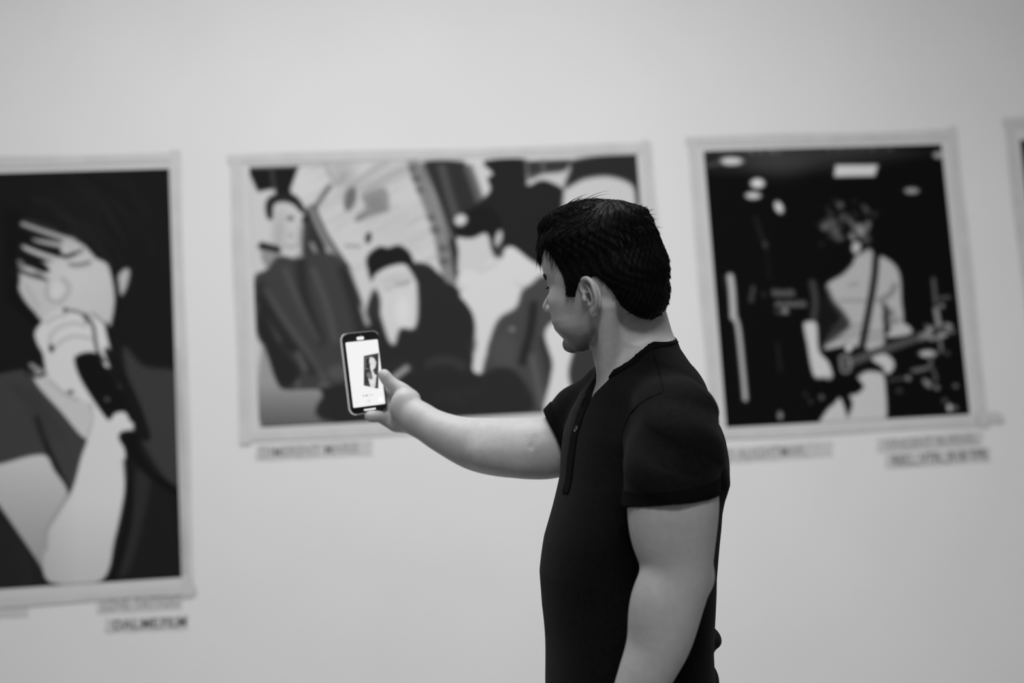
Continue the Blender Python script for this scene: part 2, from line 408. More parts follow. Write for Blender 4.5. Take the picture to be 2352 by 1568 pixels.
    poly([(1112, 860), (1180, 850), (1225, 940), (1100, 955)], .17, 8)
    # figure at the right edge
    poly([(1292, 480), (1300, 440), (1325, 416), (1380, 404), (1440, 412), (1470, 430), (1474, 700), (1290, 700)], .77, 6)
    poly([(1296, 432), (1310, 390), (1322, 366), (1480, 355), (1470, 470), (1462, 470), (1452, 425), (1400, 405), (1345, 410), (1315, 424)], .17, 7)
    poly([(1270, 720), (1340, 720), (1480, 720), (1490, 960), (1300, 960)], .22, 6)
    poly([(1251, 768), (1272, 738), (1300, 745), (1318, 790), (1306, 850), (1312, 890), (1340, 960), (1252, 958), (1264, 870), (1268, 830)], .82, 5)

def picture_guitar():
    poly([(1590, 330), (2240, 318), (2270, 985), (1620, 990)], .055, smooth=False)
    blob(1800, 366, 190, 26, .20, -.03, soft=.9); blob(1790, 360, 60, 40, .26, soft=.9, alpha=.7); blob(1900, 350, 200, 14, .22, soft=.9, alpha=.7)
    for k in range(22):
        x = 1620+k*8; line([(x, 345), (x+3, 352)], 4, prng.uniform(.1, .7), 2, .7)
    for k in range(14):
        x = 1900+k*11; line([(x, 337), (x+4, 344)], 4, prng.uniform(.1, .6), 2, .7)
    blob(1680, 370, 26, 9, .8); line([(1620, 380), (1655, 374)], 7, .35, 4, .8); blob(1740, 421, 16, 11, .85); blob(1730, 449, 18, 8, .78); blob(1789, 476, 9, 15, .82, -.45)
    poly([(1919, 379), (2017, 378), (2009, 404), (1916, 406)], .82, 3, False)
    blob(2094, 438, 17, 7, .6); blob(2157, 356, 14, 8, .62)
    line([(1735, 500), (1750, 545), (1758, 560)], 8, .14, 5); blob(1758, 563, 5, 8, .28); line([(1760, 565), (1768, 640)], 4, .12, 3)
    # curly hair and face (zoomed: x=1880+u/7.84, y=440+v/7.84)
    def z(u, v): return (1880+u/7.84, 440+v/7.84)
    for (u, v, rx, ry, g, r) in ((390, 240, 60, 60, .42, 0), (300, 180, 50, 40, .2, .6), (850, 310, 100, 45, .32, .8), (1010, 410, 50, 60, .2, 0),
        (200, 580, 150, 100, .36, -.3), (110, 640, 60, 60, .42, 0), (330, 700, 55, 80, .44, 0), (370, 830, 100, 65, .38, 0), (440, 470, 80, 80, .32, 0),
        (570, 540, 40, 90, .42, -.5), (210, 400, 50, 70, .2, -.4), (750, 670, 130, 95, .6, .3), (890, 600, 50, 90, .5, .2), (760, 760, 60, 60, .62, 0),
        (850, 850, 90, 90, .34, 0), (610, 810, 50, 85, .62, -.6), (240, 780, 70, 60, .25, 0)):
        a, b = z(u, v); blob(a, b, rx/7.84, ry/7.84, g, r, soft=.6, alpha=.85)
    for k in range(70):
        u, v = prng.normal(480, 260), prng.normal(560, 220); a, b = z(u, v)
        if abs(u-500) < 480 and abs(v-540) < 420:
            t = prng.uniform(0, 6.28)
            line([(a, b), (a+6*math.cos(t), b+6*math.sin(t)), (a+9*math.cos(t+.8), b+9*math.sin(t+.8))], 2, prng.choice([.05, .08, .4, .5]), 2.5, .45)
    a, b = z(490, 680); blob(a, b, 8, 11, .05, soft=.6)
    a, b = z(730, 880); blob(a, b, 5, 5, .1, soft=.6)
    poly([z(620, 930), z(700, 900), z(760, 960), z(740, 1060), z(700, 1120), z(640, 1110), z(600, 1040)], .72, 3)
    poly([z(690, 1160), z(860, 1050), z(930, 1030), z(1000, 1140), z(1030, 1260), z(930, 1240), z(760, 1420), z(650, 1500), z(690, 1280)], .66, 4)
    # striped shirt
    poly([(1966, 590), (2000, 588), (2012, 600), (2025, 588), (2055, 608), (2068, 637), (2071, 690), (2074, 738), (2050, 758), (2034, 740),
          (2030, 792), (2000, 806), (1975, 796), (1900, 803), (1892, 790), (1906, 765), (1925, 745), (1925, 722), (1908, 695),
          (1898, 655), (1935, 630), (1958, 606)], .7, 4)
    poly([(1898, 660), (1915, 690), (1940, 720), (1950, 750), (1900, 790), (1880, 800), (1882, 720)], .1, 8, alpha=.85)
    for a in ([(1905, 770), (1950, 755), (1975, 745)], [(1900, 785), (1950, 772), (1980, 760)], [(1910, 755), (1940, 735)], [(1990, 780), (2030, 775)],
              [(1990, 765), (2030, 760)], [(1930, 690), (1985, 690)], [(1950, 655), (1970, 650)]):
        line(a, 4, .38, 4, .6)
    line([(1900, 800), (1940, 786), (1975, 775)], 6, .7, 3, .8)
    for a in ([(2020, 690), (2045, 675), (2055, 655)], [(2030, 700), (2045, 715)], [(2036, 745), (2060, 735)], [(2032, 730), (2050, 720)]):
        line(a, 8, .3, 6, .7)
    poly([(2029, 700), (2040, 715), (2040, 760), (2032, 775)], .15, 4)
    line([(2012, 592), (2008, 640), (1998, 700), (1980, 795)], 15, .07, 3); line([(1996, 655), (2012, 657)], 3, .3, 2, .8)
    # arms
    line([(1866, 650), (1873, 690), (1868, 735)], 15, .28, 5, .9)
    poly([(1846, 745), (1860, 738), (1876, 745), (1881, 804), (1904, 832), (1914, 862), (1898, 874), (1872, 866), (1862, 838), (1854, 791)], .78, 3)
    line([(1872, 868), (1910, 866)], 5, .4, 3, .6)
    poly([(2036, 770), (2060, 745), (2078, 742), (2096, 760), (2080, 770), (2048, 774)], .72, 3)
    # guitar
    poly([(1892, 808), (1935, 795), (1950, 790), (1955, 820), (1985, 850), (1990, 880), (1970, 895), (1950, 910), (1925, 915), (1895, 945), (1860, 960),
          (1845, 900), (1880, 870), (1912, 870), (1905, 835)], .05, 3)
    line([(1945, 834), (2030, 803), (2110, 775)], 22, .33, 4, w2=16)
    for k in range(12): line([(1955+k*13, 822-k*4.6), (1959+k*13, 838-k*4.6)], 2, .2, 2, .6)
    for k in range(40):
        x = prng.uniform(2112, 2188); y = 762-.25*(x-2150)+prng.uniform(-16, 14)
        line([(x-4, y+prng.uniform(-8, 8)), (x+5, y)], 5, prng.uniform(.35, .8), 3, .8)
    line([(2150, 710), (2156, 745)], 12, .62, 3, .9); line([(2158, 768), (2162, 806)], 8, .5, 3, .9); line([(2144, 641), (2149, 695)], 8, .42, 3, .9)
    line([(2158, 685), (2180, 682)], 6, .4, 2.5); blob(2163, 702, 7, 5, .5)
    line([(1930, 820), (1935, 852), (1952, 848), (1948, 816), (1930, 820)], 6, .55, 2.5); blob(1949, 799, 8, 8, .85)
    poly([(2002, 824), (2030, 812), (2050, 825), (2054, 842), (2042, 858), (2030, 854), (2026, 842)], .76, 3)
    # legs
    poly([(1967, 861), (1995, 850), (2024, 855), (2034, 887), (2029, 985), (1946, 985), (1958, 930), (1952, 908), (1968, 904), (1984, 887)], .76, 3)
    poly([(1932, 916), (1946, 985), (1880, 985), (1897, 945), (1915, 928)], .76, 3)
    line([(1968, 862), (1990, 848), (2025, 850)], 8, .08, 4)
    # stage clutter
    line([(1677, 635), (1681, 664), (1685, 728)], 15, .72, 3); line([(1684, 725), (1695, 750), (1705, 840), (1712, 916)], 11, .7, 3); line([(1664, 636), (1667, 660)], 7, .16, 4)
    line([(1730, 660), (1725, 690)], 9, .28, 4); blob(1755, 676, 6, 6, .16)
    for k in range(13): line([(1774+k*4, 668+prng.uniform(-4, 4)), (1776+k*4, 678)], 4, .45, 2.5, .8)
    for k in range(18): line([(1780+k*4, 696-k*.15+prng.uniform(-4, 4)), (1782+k*4, 702)], 4, .5, 2.5, .8)
    for k in range(8): line([(1780+k*4, 714), (1782+k*4, 719)], 4, .25+.03*k, 2.5, .8)
    blob(1803, 713, 7, 7, .5); line([(1786, 790), (1792, 850)], 7, .14, 4); blob(1792, 954, 6, 10, .5); blob(1862, 922, 5, 6, .2)
    blob(1887, 912, 6, 6, .35); blob(1850, 906, 5, 6, .18); blob(2131, 812, 20, 8, .72)
    line([(2138, 818), (2134, 842), (2100, 852)], 8, .4, 3); line([(2142, 846), (2150, 868), (2145, 875)], 7, .35, 3); blob(2130, 880, 14, 7, .5, .8)
    line([(2095, 850), (2126, 845)], 5, .45, 3); line([(2042, 873), (2080, 868)], 6, .3, 3); blob(2086, 868, 7, 6, .48); blob(2152, 890, 6, 6, .45); blob(2195, 886, 6, 5, .4)
    blob(2065, 897, 8, 6, .22); blob(2170, 920, 7, 6, .28); blob(2181, 936, 6, 9, .72); blob(2194, 936, 6, 6, .4); blob(2176, 811, 6, 6, .25)

def picture_dark():
    poly([(2320, 300), (2800, 290), (2820, 960), (2330, 980)], .07, smooth=False)
    blob(2500, 560, 70, 100, .6); blob(2505, 480, 80, 60, .12); poly([(2420, 700), (2600, 690), (2650, 960), (2380, 960)], .3, 8)

def sample(px, py):
    x = np.clip((px-CX0)/CS, 0, CW-1.01); y = np.clip((py-CY0)/CS, 0, CH-1.01)
    i = x.astype(int); j = y.astype(int); a = x-i; b = y-j
    return (canvas[j, i]*(1-a)+canvas[j, i+1]*a)*(1-b)+(canvas[j+1, i]*(1-a)+canvas[j+1, i+1]*a)*b
# ---------------------------------------------------------------- posters on the wall
EPRINT = 0.80/ lin(0.84)                   # paper grey that reads like the printed tone in this light

def rect_on_wall(tl, br):
    a, b = on_wall(*tl), on_wall(*br); return a[0], b[0], a[2], b[2]      # x0, x1, ztop, zbottom
def sheet(name, x0, x1, zt, zb, off, th, m_, parent, wav=0.0, seed=0):
    """a thin sheet lying against the wall, its edge slightly wavy like hand-cut tape"""
    r = random.Random(seed); n = 24; V = []; F = []
    for side in (0, 1):
        y = WALL_Y-off-(th if side else 0)
        for k in range(n+1):
            t = k/n
            for j in range(2):
                if (x1-x0) > abs(zt-zb):
                    x = x0+(x1-x0)*t+(r.uniform(-wav, wav) if k in (0, n) else 0); z = (zt, zb)[j]+wav*.5*math.sin(t*9+seed+j*2)
                else:
                    z = zt+(zb-zt)*t+(r.uniform(-wav, wav) if k in (0, n) else 0); x = (x0, x1)[j]+wav*.5*math.sin(t*9+seed+j*2)
                V.append((x, y, z))
    N2 = 2*(n+1)
    for k in range(n):
        a = 2*k; F.append((a, a+1, a+3, a+2)); b = a+N2; F.append((b, b+2, b+3, b+1))
        F.append((a, a+2, b+2, b)); F.append((a+1, b+1, b+3, a+3))
    F.append((0, N2, N2+1, 1)); a = 2*n; F.append((a, a+1, a+1+N2, a+N2))
    return mesh_obj(name, V, F, m_, parent)
def print_sheet(x0, x1, zt, zb, parent, off, rough_edge=0.0):
    nx = max(2, int((x1-x0)/.0036)); nz = max(2, int((zt-zb)/.0036))
    X, Z = np.meshgrid(np.linspace(x0, x1, nx), np.linspace(zt, zb, nz))
    W = np.stack([X, np.full_like(X, WALL_Y-off), Z], -1).reshape(-1, 3)
    px, py = to_px(W); g = np.clip(sample(px, py), 0, 1)
    idx = np.arange(nx*nz).reshape(nz, nx)
    F = np.stack([idx[:-1, :-1], idx[1:, :-1], idx[1:, 1:], idx[:-1, 1:]], -1).reshape(-1, 4)
    # rim so the sheet has thickness
    ring = np.concatenate([idx[0, :], idx[1:, -1], idx[-1, -2::-1], idx[-2:0:-1, 0]])
    n0 = len(W); back = W[ring]+np.array([0, .0006, 0]); W = np.concatenate([W, back]); k = len(ring)
    R = np.arange(k); F2 = np.stack([ring[R], ring[(R+1) % k], n0+(R+1) % k, n0+R], -1)
    o = mesh_obj('print', W, np.concatenate([F, F2]), M_print, parent, smooth=False)
    gl = np.where(g <= .04045, g/12.92, ((g+.055)/1.055)**2.4)*EPRINT
    gl = np.concatenate([gl, np.full(k, .3)])
    col = np.ones((len(gl), 4), np.float32); col[:, :3] = np.clip(gl, 0, .9)[:, None]
    a = o.data.color_attributes.new('tone', 'FLOAT_COLOR', 'POINT'); a.data.foreach_set('color', col.ravel())
    return o
def poster(label, pr, outer, seed, tapes='tlbr', dark=()):
    x0, x1, zt, zb = outer
    root = empty('poster', ((x0+x1)/2, WALL_Y, zb), label, 'poster', 'large photo prints taped to the gallery wall')
    sheet('paper_margin', x0, x1, zt, zb, .0004, .0008, M_paper, root, 0, seed)
    print_sheet(*pr, root, .0021)
    t = .04
    ms = lambda s: M_tape2 if s in dark else M_tape
    if 't' in tapes: sheet('tape_strip', x0-.012, x1+.006, zt+.006, zt-t*.55, .0028, .0003, ms('t'), root, .004, seed+1)
    if 'b' in tapes: sheet('tape_strip', x0-.004, x1+.012, zb+t*.5, zb-.003, .0028, .0003, ms('b'), root, .004, seed+2)
    if 'l' in tapes: sheet('tape_strip', x0-.008, x0+t*.6, zt+.004, zb-.012, .0034, .0003, ms('l'), root, .004, seed+3)
    if 'r' in tapes: sheet('tape_strip', x1-t*.55, x1+.008, zt+.014, zb-.006, .0034, .0003, ms('r'), root, .004, seed+4)
    return root

picture_singer()
a = on_wall(388, 387); b = on_wall(418, 1325); c = on_wall(412, 355); d = on_wall(436, 1362); PW = .80
poster('tall poster of a singer gripping a microphone, far left of the wall',
       (a[0]-PW, (a[0]+b[0])/2, a[2], b[2]), (a[0]-PW-.035, (c[0]+d[0])/2, c[2], d[2]), 3)
g_ = [o_ for o_ in scene.objects if o_.name.startswith('poster')][-1]
q_ = on_wall(402, 800); q2_ = on_wall(433, 1345); sheet('tape_strip', q_[0]+.006, q2_[0]-.004, q_[2], q2_[2]+.03, .0038, .0003, M_tape2, g_, .004, 72)  # additional darker strip down the lower part of the right margin
picture_group()
a = on_wall(568, 379); b = on_wall(1462, 356); c = on_wall(600, 981); o1 = on_wall(530, 360); o2 = on_wall(1490, 333); o3 = on_wall(562, 1012)
poster('wide poster of a group of young men, behind the phone and raised arm',
       ((a[0]+c[0])/2, b[0], (a[2]+b[2])/2, c[2]), ((o1[0]+o3[0])/2, o2[0], (o1[2]+o2[2])/2, o3[2]), 11)
picture_guitar()
a = on_wall(1615, 347); b = on_wall(2166, 331); c = on_wall(1668, 976); d = on_wall(2223, 957); o1 = on_wall(1583, 320); o2 = on_wall(2205, 301); o3 = on_wall(1680, 1006); o4 = on_wall(2250, 975)
poster('nearly square dark poster of a guitar player on stage, right of the man',
       ((a[0]+c[0])/2, (b[0]+d[0])/2, (a[2]+b[2])/2, (c[2]+d[2])/2), (o1[0], (o2[0]+o4[0])/2, (o1[2]+o2[2])/2, (o3[2]+o4[2])/2), 23)
g_ = [o_ for o_ in scene.objects if o_.name.startswith('poster')][-1]
q_ = on_wall(2262, 958); sheet('tape_strip', q_[0]-.03, q_[0]+.055, q_[2]+.012, q_[2]-.016, .0040, .0003, M_tape, g_, .006, 71)
picture_dark()
a = on_wall(2342, 322); o1 = on_wall(2308, 262)
poster('dark poster cut off by the right edge of the picture, only its left margin showing',
       (a[0], a[0]+.62, a[2], a[2]-.80), (o1[0], a[0]+.66, o1[2]-.02, a[2]-.85), 37)

# strips of label tape with handwritten words
GX = Vector((1, 0, 0))
def caption(label, l, r_, hpx, text, ink, tx0, tw, seed, tilt=0.0, size=1.0):
    """l, r_: photograph positions of the strip's left and right middle"""
    A, B = on_wall(*l), on_wall(*r_); h = hpx/FPX*4.1
    ang = math.atan2(B[2]-A[2], B[0]-A[0]); L = math.hypot(B[0]-A[0], B[2]-A[2])
    root = empty('caption_tape', tuple(A), label, 'tape label', 'handwritten tape labels under the posters')
    ex = np.array([math.cos(ang), 0, math.sin(ang)]); ez = np.array([-math.sin(ang), 0, math.cos(ang)])
    r = random.Random(seed); V = []; n = 14
    pts = []
    for k in range(n+1): pts.append((L*k/n, h/2+.001*math.sin(k*1.3+seed)))
    pts += [(L+r.uniform(0, .006), h*.2), (L-r.uniform(0, .006), -h*.2)]
    for k in range(n, -1, -1): pts.append((L*k/n, -h/2+.001*math.sin(k*1.7+seed)))
    pts += [(-r.uniform(0, .006), -h*.2), (r.uniform(0, .006), h*.2)]
    for off in (.0004, .0010):
        for (u, v) in pts: p = A+ex*u+ez*v; V.append((p[0], WALL_Y-off, p[2]))
    k = len(pts); F = [tuple(range(k)), tuple(range(2*k-1, k-1, -1))]+[(i, (i+1) % k, (i+1) % k+k, i+k) for i in range(k)]
    mesh_obj('tape', V, F, M_label, root)
    if text:
        cu = bpy.data.curves.new('lettering', 'FONT'); cu.body = text; cu.size = h*.95*size; cu.align_y = 'CENTER'; cu.extrude = .0002; cu.offset = .0004
        cu.materials.append(ink)
        tmp = link(bpy.data.objects.new('text_source', cu)); bpy.context.view_layer.update()
        me = bpy.data.meshes.new_from_object(tmp.evaluated_get(bpy.context.evaluated_depsgraph_get())); me.name = 'lettering'
        bpy.data.objects.remove(tmp); bpy.data.curves.remove(cu)
        o = link(bpy.data.objects.new('lettering', me), root)
        p = ex*(tx0*L)
        o.location = (p[0], -.0014, p[2]); o.rotation_euler = (math.pi/2, -ang, 0)
        bpy.context.view_layer.update()
        w = o.dimensions.x
        if w > 0: o.scale = (tw*L/w, 1, 1)
    return root
caption('pale tape label with faint handwriting under the wide group poster', (588, 1041), (857, 1027), 34, 'DIMERENT MARIE', M_inkpale, .03, .84, 1)
caption('upper tape label of the pair under the singer poster', (222, 1392), (420, 1380), 33, 'LOVE  TATTOO', M_inkpale, .06, .9, 2)
caption('lower tape label, boldest writing, under the singer poster', (242, 1437), (432, 1428), 30, 'DAL.ME.FILM', M_ink, .09, .88, 3)
caption('short blank tape piece under the singer poster at the left picture edge', (-120, 1406), (66, 1400), 30, '', M_ink, 0, 1, 4)
caption('tape label partly behind the man\'s back under the guitar player poster', (1640, 1048), (1912, 1030), 36, 'D ALIGHTMAR.', M_inkpale, .09, .68, 5)
caption('upper tape label of the pair at the right, under the guitar player poster', (2015, 1024), (2256, 1006), 33, 'VINCENT BURNSL', M_inkpale, .07, .88, 6)
caption('lower tape label of the pair at the right, under the guitar player poster', (2034, 1060), (2274, 1043), 34, 'REC._VTR._R18 TPE', M_ink, .06, .9, 7)
# ---------------------------------------------------------------- implicit surfaces -> meshes
BIG = 9.0
def ramp(v, a, b): return np.clip((v-a)/(b-a), 0, 1)
def nrm(v): v = np.asarray(v, float); return v/np.linalg.norm(v)
def su(a, b, k):
    h = np.clip(.5+.5*(b-a)/k, 0, 1); return b*(1-h)+a*h-k*h*(1-h)
def ss(a, b, k):                          # a minus b, softly
    return -su(-a, b, k)
def si(a, b, k): return -su(-a, -b, k)
def ball(P, c, r): return np.sqrt(((P-c)**2).sum(1))-r
def ell(P, c, r, R=None):
    q = P-np.asarray(c)
    if R is not None: q = q@np.asarray(R).T
    r = np.asarray(r, float); k0 = np.sqrt(((q/r)**2).sum(1)); k1 = np.sqrt(((q/(r*r))**2).sum(1))+1e-9
    return k0*(k0-1)/k1
def cone(P, a, b, ra, rb):
    a = np.asarray(a); ab = np.asarray(b)-a; t = np.clip(((P-a)@ab)/(ab@ab), 0, 1)
    return np.sqrt(((P-a-t[:, None]*ab)**2).sum(1))-(ra+(rb-ra)*t)
def chain(P, pts, k=.01):
    """pts: list of (point, radius)"""
    d = cone(P, pts[0][0], pts[1][0], pts[0][1], pts[1][1])
    for i in range(1, len(pts)-1): d = su(d, cone(P, pts[i][0], pts[i+1][0], pts[i][1], pts[i+1][1]), k)
    return d
def tube_spline(pts, n=5):
    """smooth list of (point, radius) through the given ones"""
    A = np.array([list(p)+[r] for p, r in pts]); N = len(A); out = []
    for i in range(N-1):
        a, b, c, d = A[max(i-1, 0)], A[i], A[i+1], A[min(i+2, N-1)]
        for k in range(n):
            t = k/n; out.append(.5*((2*b)+(c-a)*t+(2*a-5*b+4*c-d)*t*t+(3*b-a-3*c+d)*t**3))
    out.append(A[-1]); return [(o[:3], o[3]) for o in out]

def polygonise(f, lo, hi, h, nb=8, smooth=1):
    """surface nets on blocks that touch the surface"""
    lo = np.array(lo, float); hi = np.array(hi, float); H = h*nb
    nB = np.maximum(1, np.ceil((hi-lo)/H).astype(int))
    g = np.stack(np.meshgrid(*[np.arange(n) for n in nB], indexing='ij'), -1).reshape(-1, 3)
    cen = lo+(g+.5)*H
    v = np.concatenate([f(cen[i:i+200000]) for i in range(0, len(cen), 200000)])
    g = g[np.abs(v) < H*1.25]
    l = np.arange(nb+1); off = np.stack(np.meshgrid(l, l, l, indexing='ij'), -1)
    K = np.int64(nB.max()*nb+10)
    keyf = lambda c: (c[..., 0].astype(np.int64)*K+c[..., 1])*K+c[..., 2]
    cellk, cellv, edges = [], [], []
    for i in range(0, len(g), 400):
        gb = g[i:i+400]; idx = gb[:, None, None, None, :]*nb+off[None]
        P = lo+idx.reshape(-1, 3)*h
        S = f(P).reshape(len(gb), nb+1, nb+1, nb+1)
        neg = S < 0
        a = neg[:, :-1, :-1, :-1]; cnt = sum(neg[:, x:x+nb, y:y+nb, z:z+nb].astype(np.int8) for x in (0, 1) for y in (0, 1) for z in (0, 1))
        act = np.argwhere((cnt > 0) & (cnt < 8))
        if len(act) == 0: continue
        b, x, y, z = act.T; acc = np.zeros((len(act), 3)); w = np.zeros(len(act))
        corner = {(p, q, r): S[b, x+p, y+q, z+r] for p in (0, 1) for q in (0, 1) for r in (0, 1)}
        for p in corner:
            for ax_ in range(3):
                if p[ax_] == 0:
                    q = list(p); q[ax_] = 1; s0, s1 = corner[p], corner[tuple(q)]
                    cr = (s0 < 0) != (s1 < 0); t = np.where(cr, s0/np.where(cr, s0-s1, 1), 0)
                    pos = np.zeros((len(act), 3)); pos[:] = p; pos[:, ax_] += t
                    acc += pos*cr[:, None]; w += cr
        cell = gb[b]*nb+np.stack([x, y, z], 1)
        cellk.append(keyf(cell)); cellv.append(lo+(cell+acc/w[:, None])*h)
        for ax_ in range(3):
            sl0 = [slice(None)]+[slice(0, nb)]*3; sl1 = [slice(None)]+[slice(0, nb)]*3; sl1[ax_+1] = slice(1, nb+1)
            s0, s1 = neg[tuple(sl0)], neg[tuple(sl1)]
            e = np.argwhere(s0 != s1)
            if len(e) == 0: continue
            cc = gb[e[:, 0]]*nb+e[:, 1:]; flip = s0[tuple(e.T)]
            edges.append((ax_, cc, flip))
    ck = np.concatenate(cellk); cv = np.concatenate(cellv); o = np.argsort(ck); ck = ck[o]; cv = cv[o]
    quads = []
    for ax_, cc, flip in edges:
        u, w_ = [(1, 2), (2, 0), (0, 1)][ax_]; ids = []; ok = np.ones(len(cc), bool)
        for du, dw in ((0, 0), (-1, 0), (-1, -1), (0, -1)):
            c2 = cc.copy(); c2[:, u] += du; c2[:, w_] += dw; k = keyf(c2); j = np.searchsorted(ck, k); j = np.minimum(j, len(ck)-1)
            ok &= (ck[j] == k) & (c2.min(1) >= 0); ids.append(j)
        Q = np.stack(ids, 1)[ok]; fl = flip[ok]; Q[~fl] = Q[~fl][:, ::-1]; quads.append(Q)
    Q = np.concatenate(quads)
    for _ in range(smooth):                # one light relaxation removes the grid's stair steps
        s = np.zeros_like(cv); n = np.zeros(len(cv))
        for a_, b_ in ((0, 1), (1, 2), (2, 3), (3, 0)):
            np.add.at(s, Q[:, a_], cv[Q[:, b_]]); np.add.at(s, Q[:, b_], cv[Q[:, a_]]); np.add.at(n, Q[:, a_], 1); np.add.at(n, Q[:, b_], 1)
        cv = np.where(n[:, None] > 0, .5*cv+.5*s/np.maximum(n, 1)[:, None], cv)
    used = np.unique(Q); rm = np.full(len(cv), -1); rm[used] = np.arange(len(used))
    return cv[used], rm[Q]
def sdf_obj(name, f, lo, hi, h, m_, parent, smooth=1):
    """f works in lens axes; the mesh is stored in the room"""
    V, Q = polygonise(f, lo, hi, h, smooth=smooth)
    Q = Q[:, ::-1]                          # lens axes are left handed
    o = mesh_obj(name, CAM+V@AX, Q, m_, parent, smooth=True)
    return o, V
def set_tone(o, g):
    col = np.ones((len(g), 4), np.float32); col[:, :3] = np.clip(g, 0, 1)[:, None]
    a = o.data.color_attributes.new('tone', 'FLOAT_COLOR', 'POINT'); a.data.foreach_set('color', col.ravel())
def gate(P, lo, hi, f, pad=.06):
    """evaluate f only near its own box"""
    m_ = ((P > np.array(lo)-pad) & (P < np.array(hi)+pad)).all(1)
    out = np.full(len(P), BIG)
    if m_.any(): out[m_] = f(P[m_])
    q = np.maximum(np.array(lo)-P[~m_], P[~m_]-np.array(hi)); out[~m_] = np.maximum(q, 0).max(1)
    return out
def bounds(pts, r): A = np.array(pts); return A.min(0)-r, A.max(0)+r

# ---------------------------------------------------------------- the man
TH = math.radians(29); TI = math.radians(12.5)
HF = nrm([-math.cos(TI)*math.cos(TH), -math.sin(TI)*math.cos(TH), math.sin(TH)])   # face direction
HU = np.array([-math.sin(TI), math.cos(TI), 0]); HU = nrm(HU-(HU@HF)*HF)
HN = np.cross(HF, HU); HN = HN if HN[2] < 0 else -HN                               # towards the near ear
HO = C(1417, 800, 2.31)
RH = np.array([HF, HN, HU])
HS = 1.0
def hl(P): return (P-HO)@RH.T/HS
def hw(q): return HO+(np.asarray(q)*HS)@RH
head_box = bounds([hw((x, y, z)) for x in (-.13, .15) for y in (-.1, .1) for z in (-.06, .27)], 0)

zt_ = np.array([-.03, 0, .006, .016, .026, .036, .045, .052, .058, .064, .070, .080, .092, .104, .116, .124, .134, .142, .152, .168, .185, .20, .215, .23])
xf_ = -.0035-.0110*np.clip((zt_-.112)/.016, 0, 1)+np.array([.040, .056, .074, .086, .0885, .084, .0845, .0900, .0870, .0925, .0890, .0900,   .0880, .0850, .0815, .0830, .0910, .0955, .0955, .0935, .0860, .072, .045, .01])
zw_ = np.array([-.03, 0, .01, .02, .035, .05, .065, .08, .095, .11, .125, .14, .155, .17, .19, .21, .23])
wd_ = np.array([.014, .024, .034, .042, .050, .0555, .060, .0640, .0675, .0690, .0695, .0700, .0700, .0690, .062, .045, .02])
ear_o = np.array([-.003, .0735, .090]); EA = math.radians(24)
ea = np.array([-math.cos(EA), math.sin(EA), 0]); eb = np.array([.10, 0, .995]); eb = nrm(eb-(eb@ea)*ea); ec = np.cross(ea, eb); ec = ec if ec[1] > 0 else -ec
def ear_sdf(q, side=1):
    q = q*np.array([1, side, 1])-ear_o; p = np.stack([q@ea, q@eb, q@ec], 1)
    E3 = lambda a, b, c=0: np.array([a, b, c])
    d = ell(p, E3(.010, .001, -.004), (.0185, .027, .0055))
    d = su(d, ell(p, E3(-.003, .002, -.012), (.009, .018, .012)), .006)
    hx = tube_spline([(E3(.001, .003, .002), .0022), (E3(-.004, .013, .003), .0030), (E3(-.001, .0235, .0035), .0034), (E3(.007, .0292, .004), .0036), (E3(.018, .0282, .005), .0036),
                      (E3(.0265, .0205, .006), .0036), (E3(.029, .0085, .0065), .0034), (E3(.0275, -.004, .006), .0032), (E3(.021, -.0155, .004), .0034), (E3(.012, -.023, .002), .0044)], 3)
    d = su(d, chain(p, hx, .002), .0022)
    d = su(d, ell(p, E3(.0070, -.0235, .0015), (.0085, .0105, .0042)), .003)
    d = ss(d, ell(p, E3(.0075, .0010, .002), (.0092, .0110, .0125)), .0018)       # concha
    d = ss(d, ell(p, E3(.0050, .0145, .003), (.0070, .0065, .0050)), .0022)       # upper hollow
    d = ss(d, chain(p, [(E3(.012, .0245, .005), .0013), (E3(.0215, .018, .0065), .0015), (E3(.0238, .004, .006), .0014)]), .002)
    d = su(d, chain(p, tube_spline([(E3(.0085, .0205, .002), .0020), (E3(.0135, .013, .003), .0026), (E3(.0175, .003, .0035), .0030), (E3(.0155, -.008, .003), .0030), (E3(.0085, -.0135, .003), .0032)], 3), .002), .0025)
    d = su(d, chain(p, [(E3(-.001, .0075, .001), .0018), (E3(.008, .0075, .0)  , .0014), (E3(.0125, .0085, .001), .0012)]), .0018)
    d = su(d, ell(p, E3(-.0035, -.0005, .0035), (.0048, .0062, .0042)), .003)      # tragus
    d = su(d, ell(p, E3(.0045, -.0115, .0025), (.0045, .0035, .0035)), .0025)
    return d
EYE = np.array([.0665, .0325, .1245]); EYR = .0122
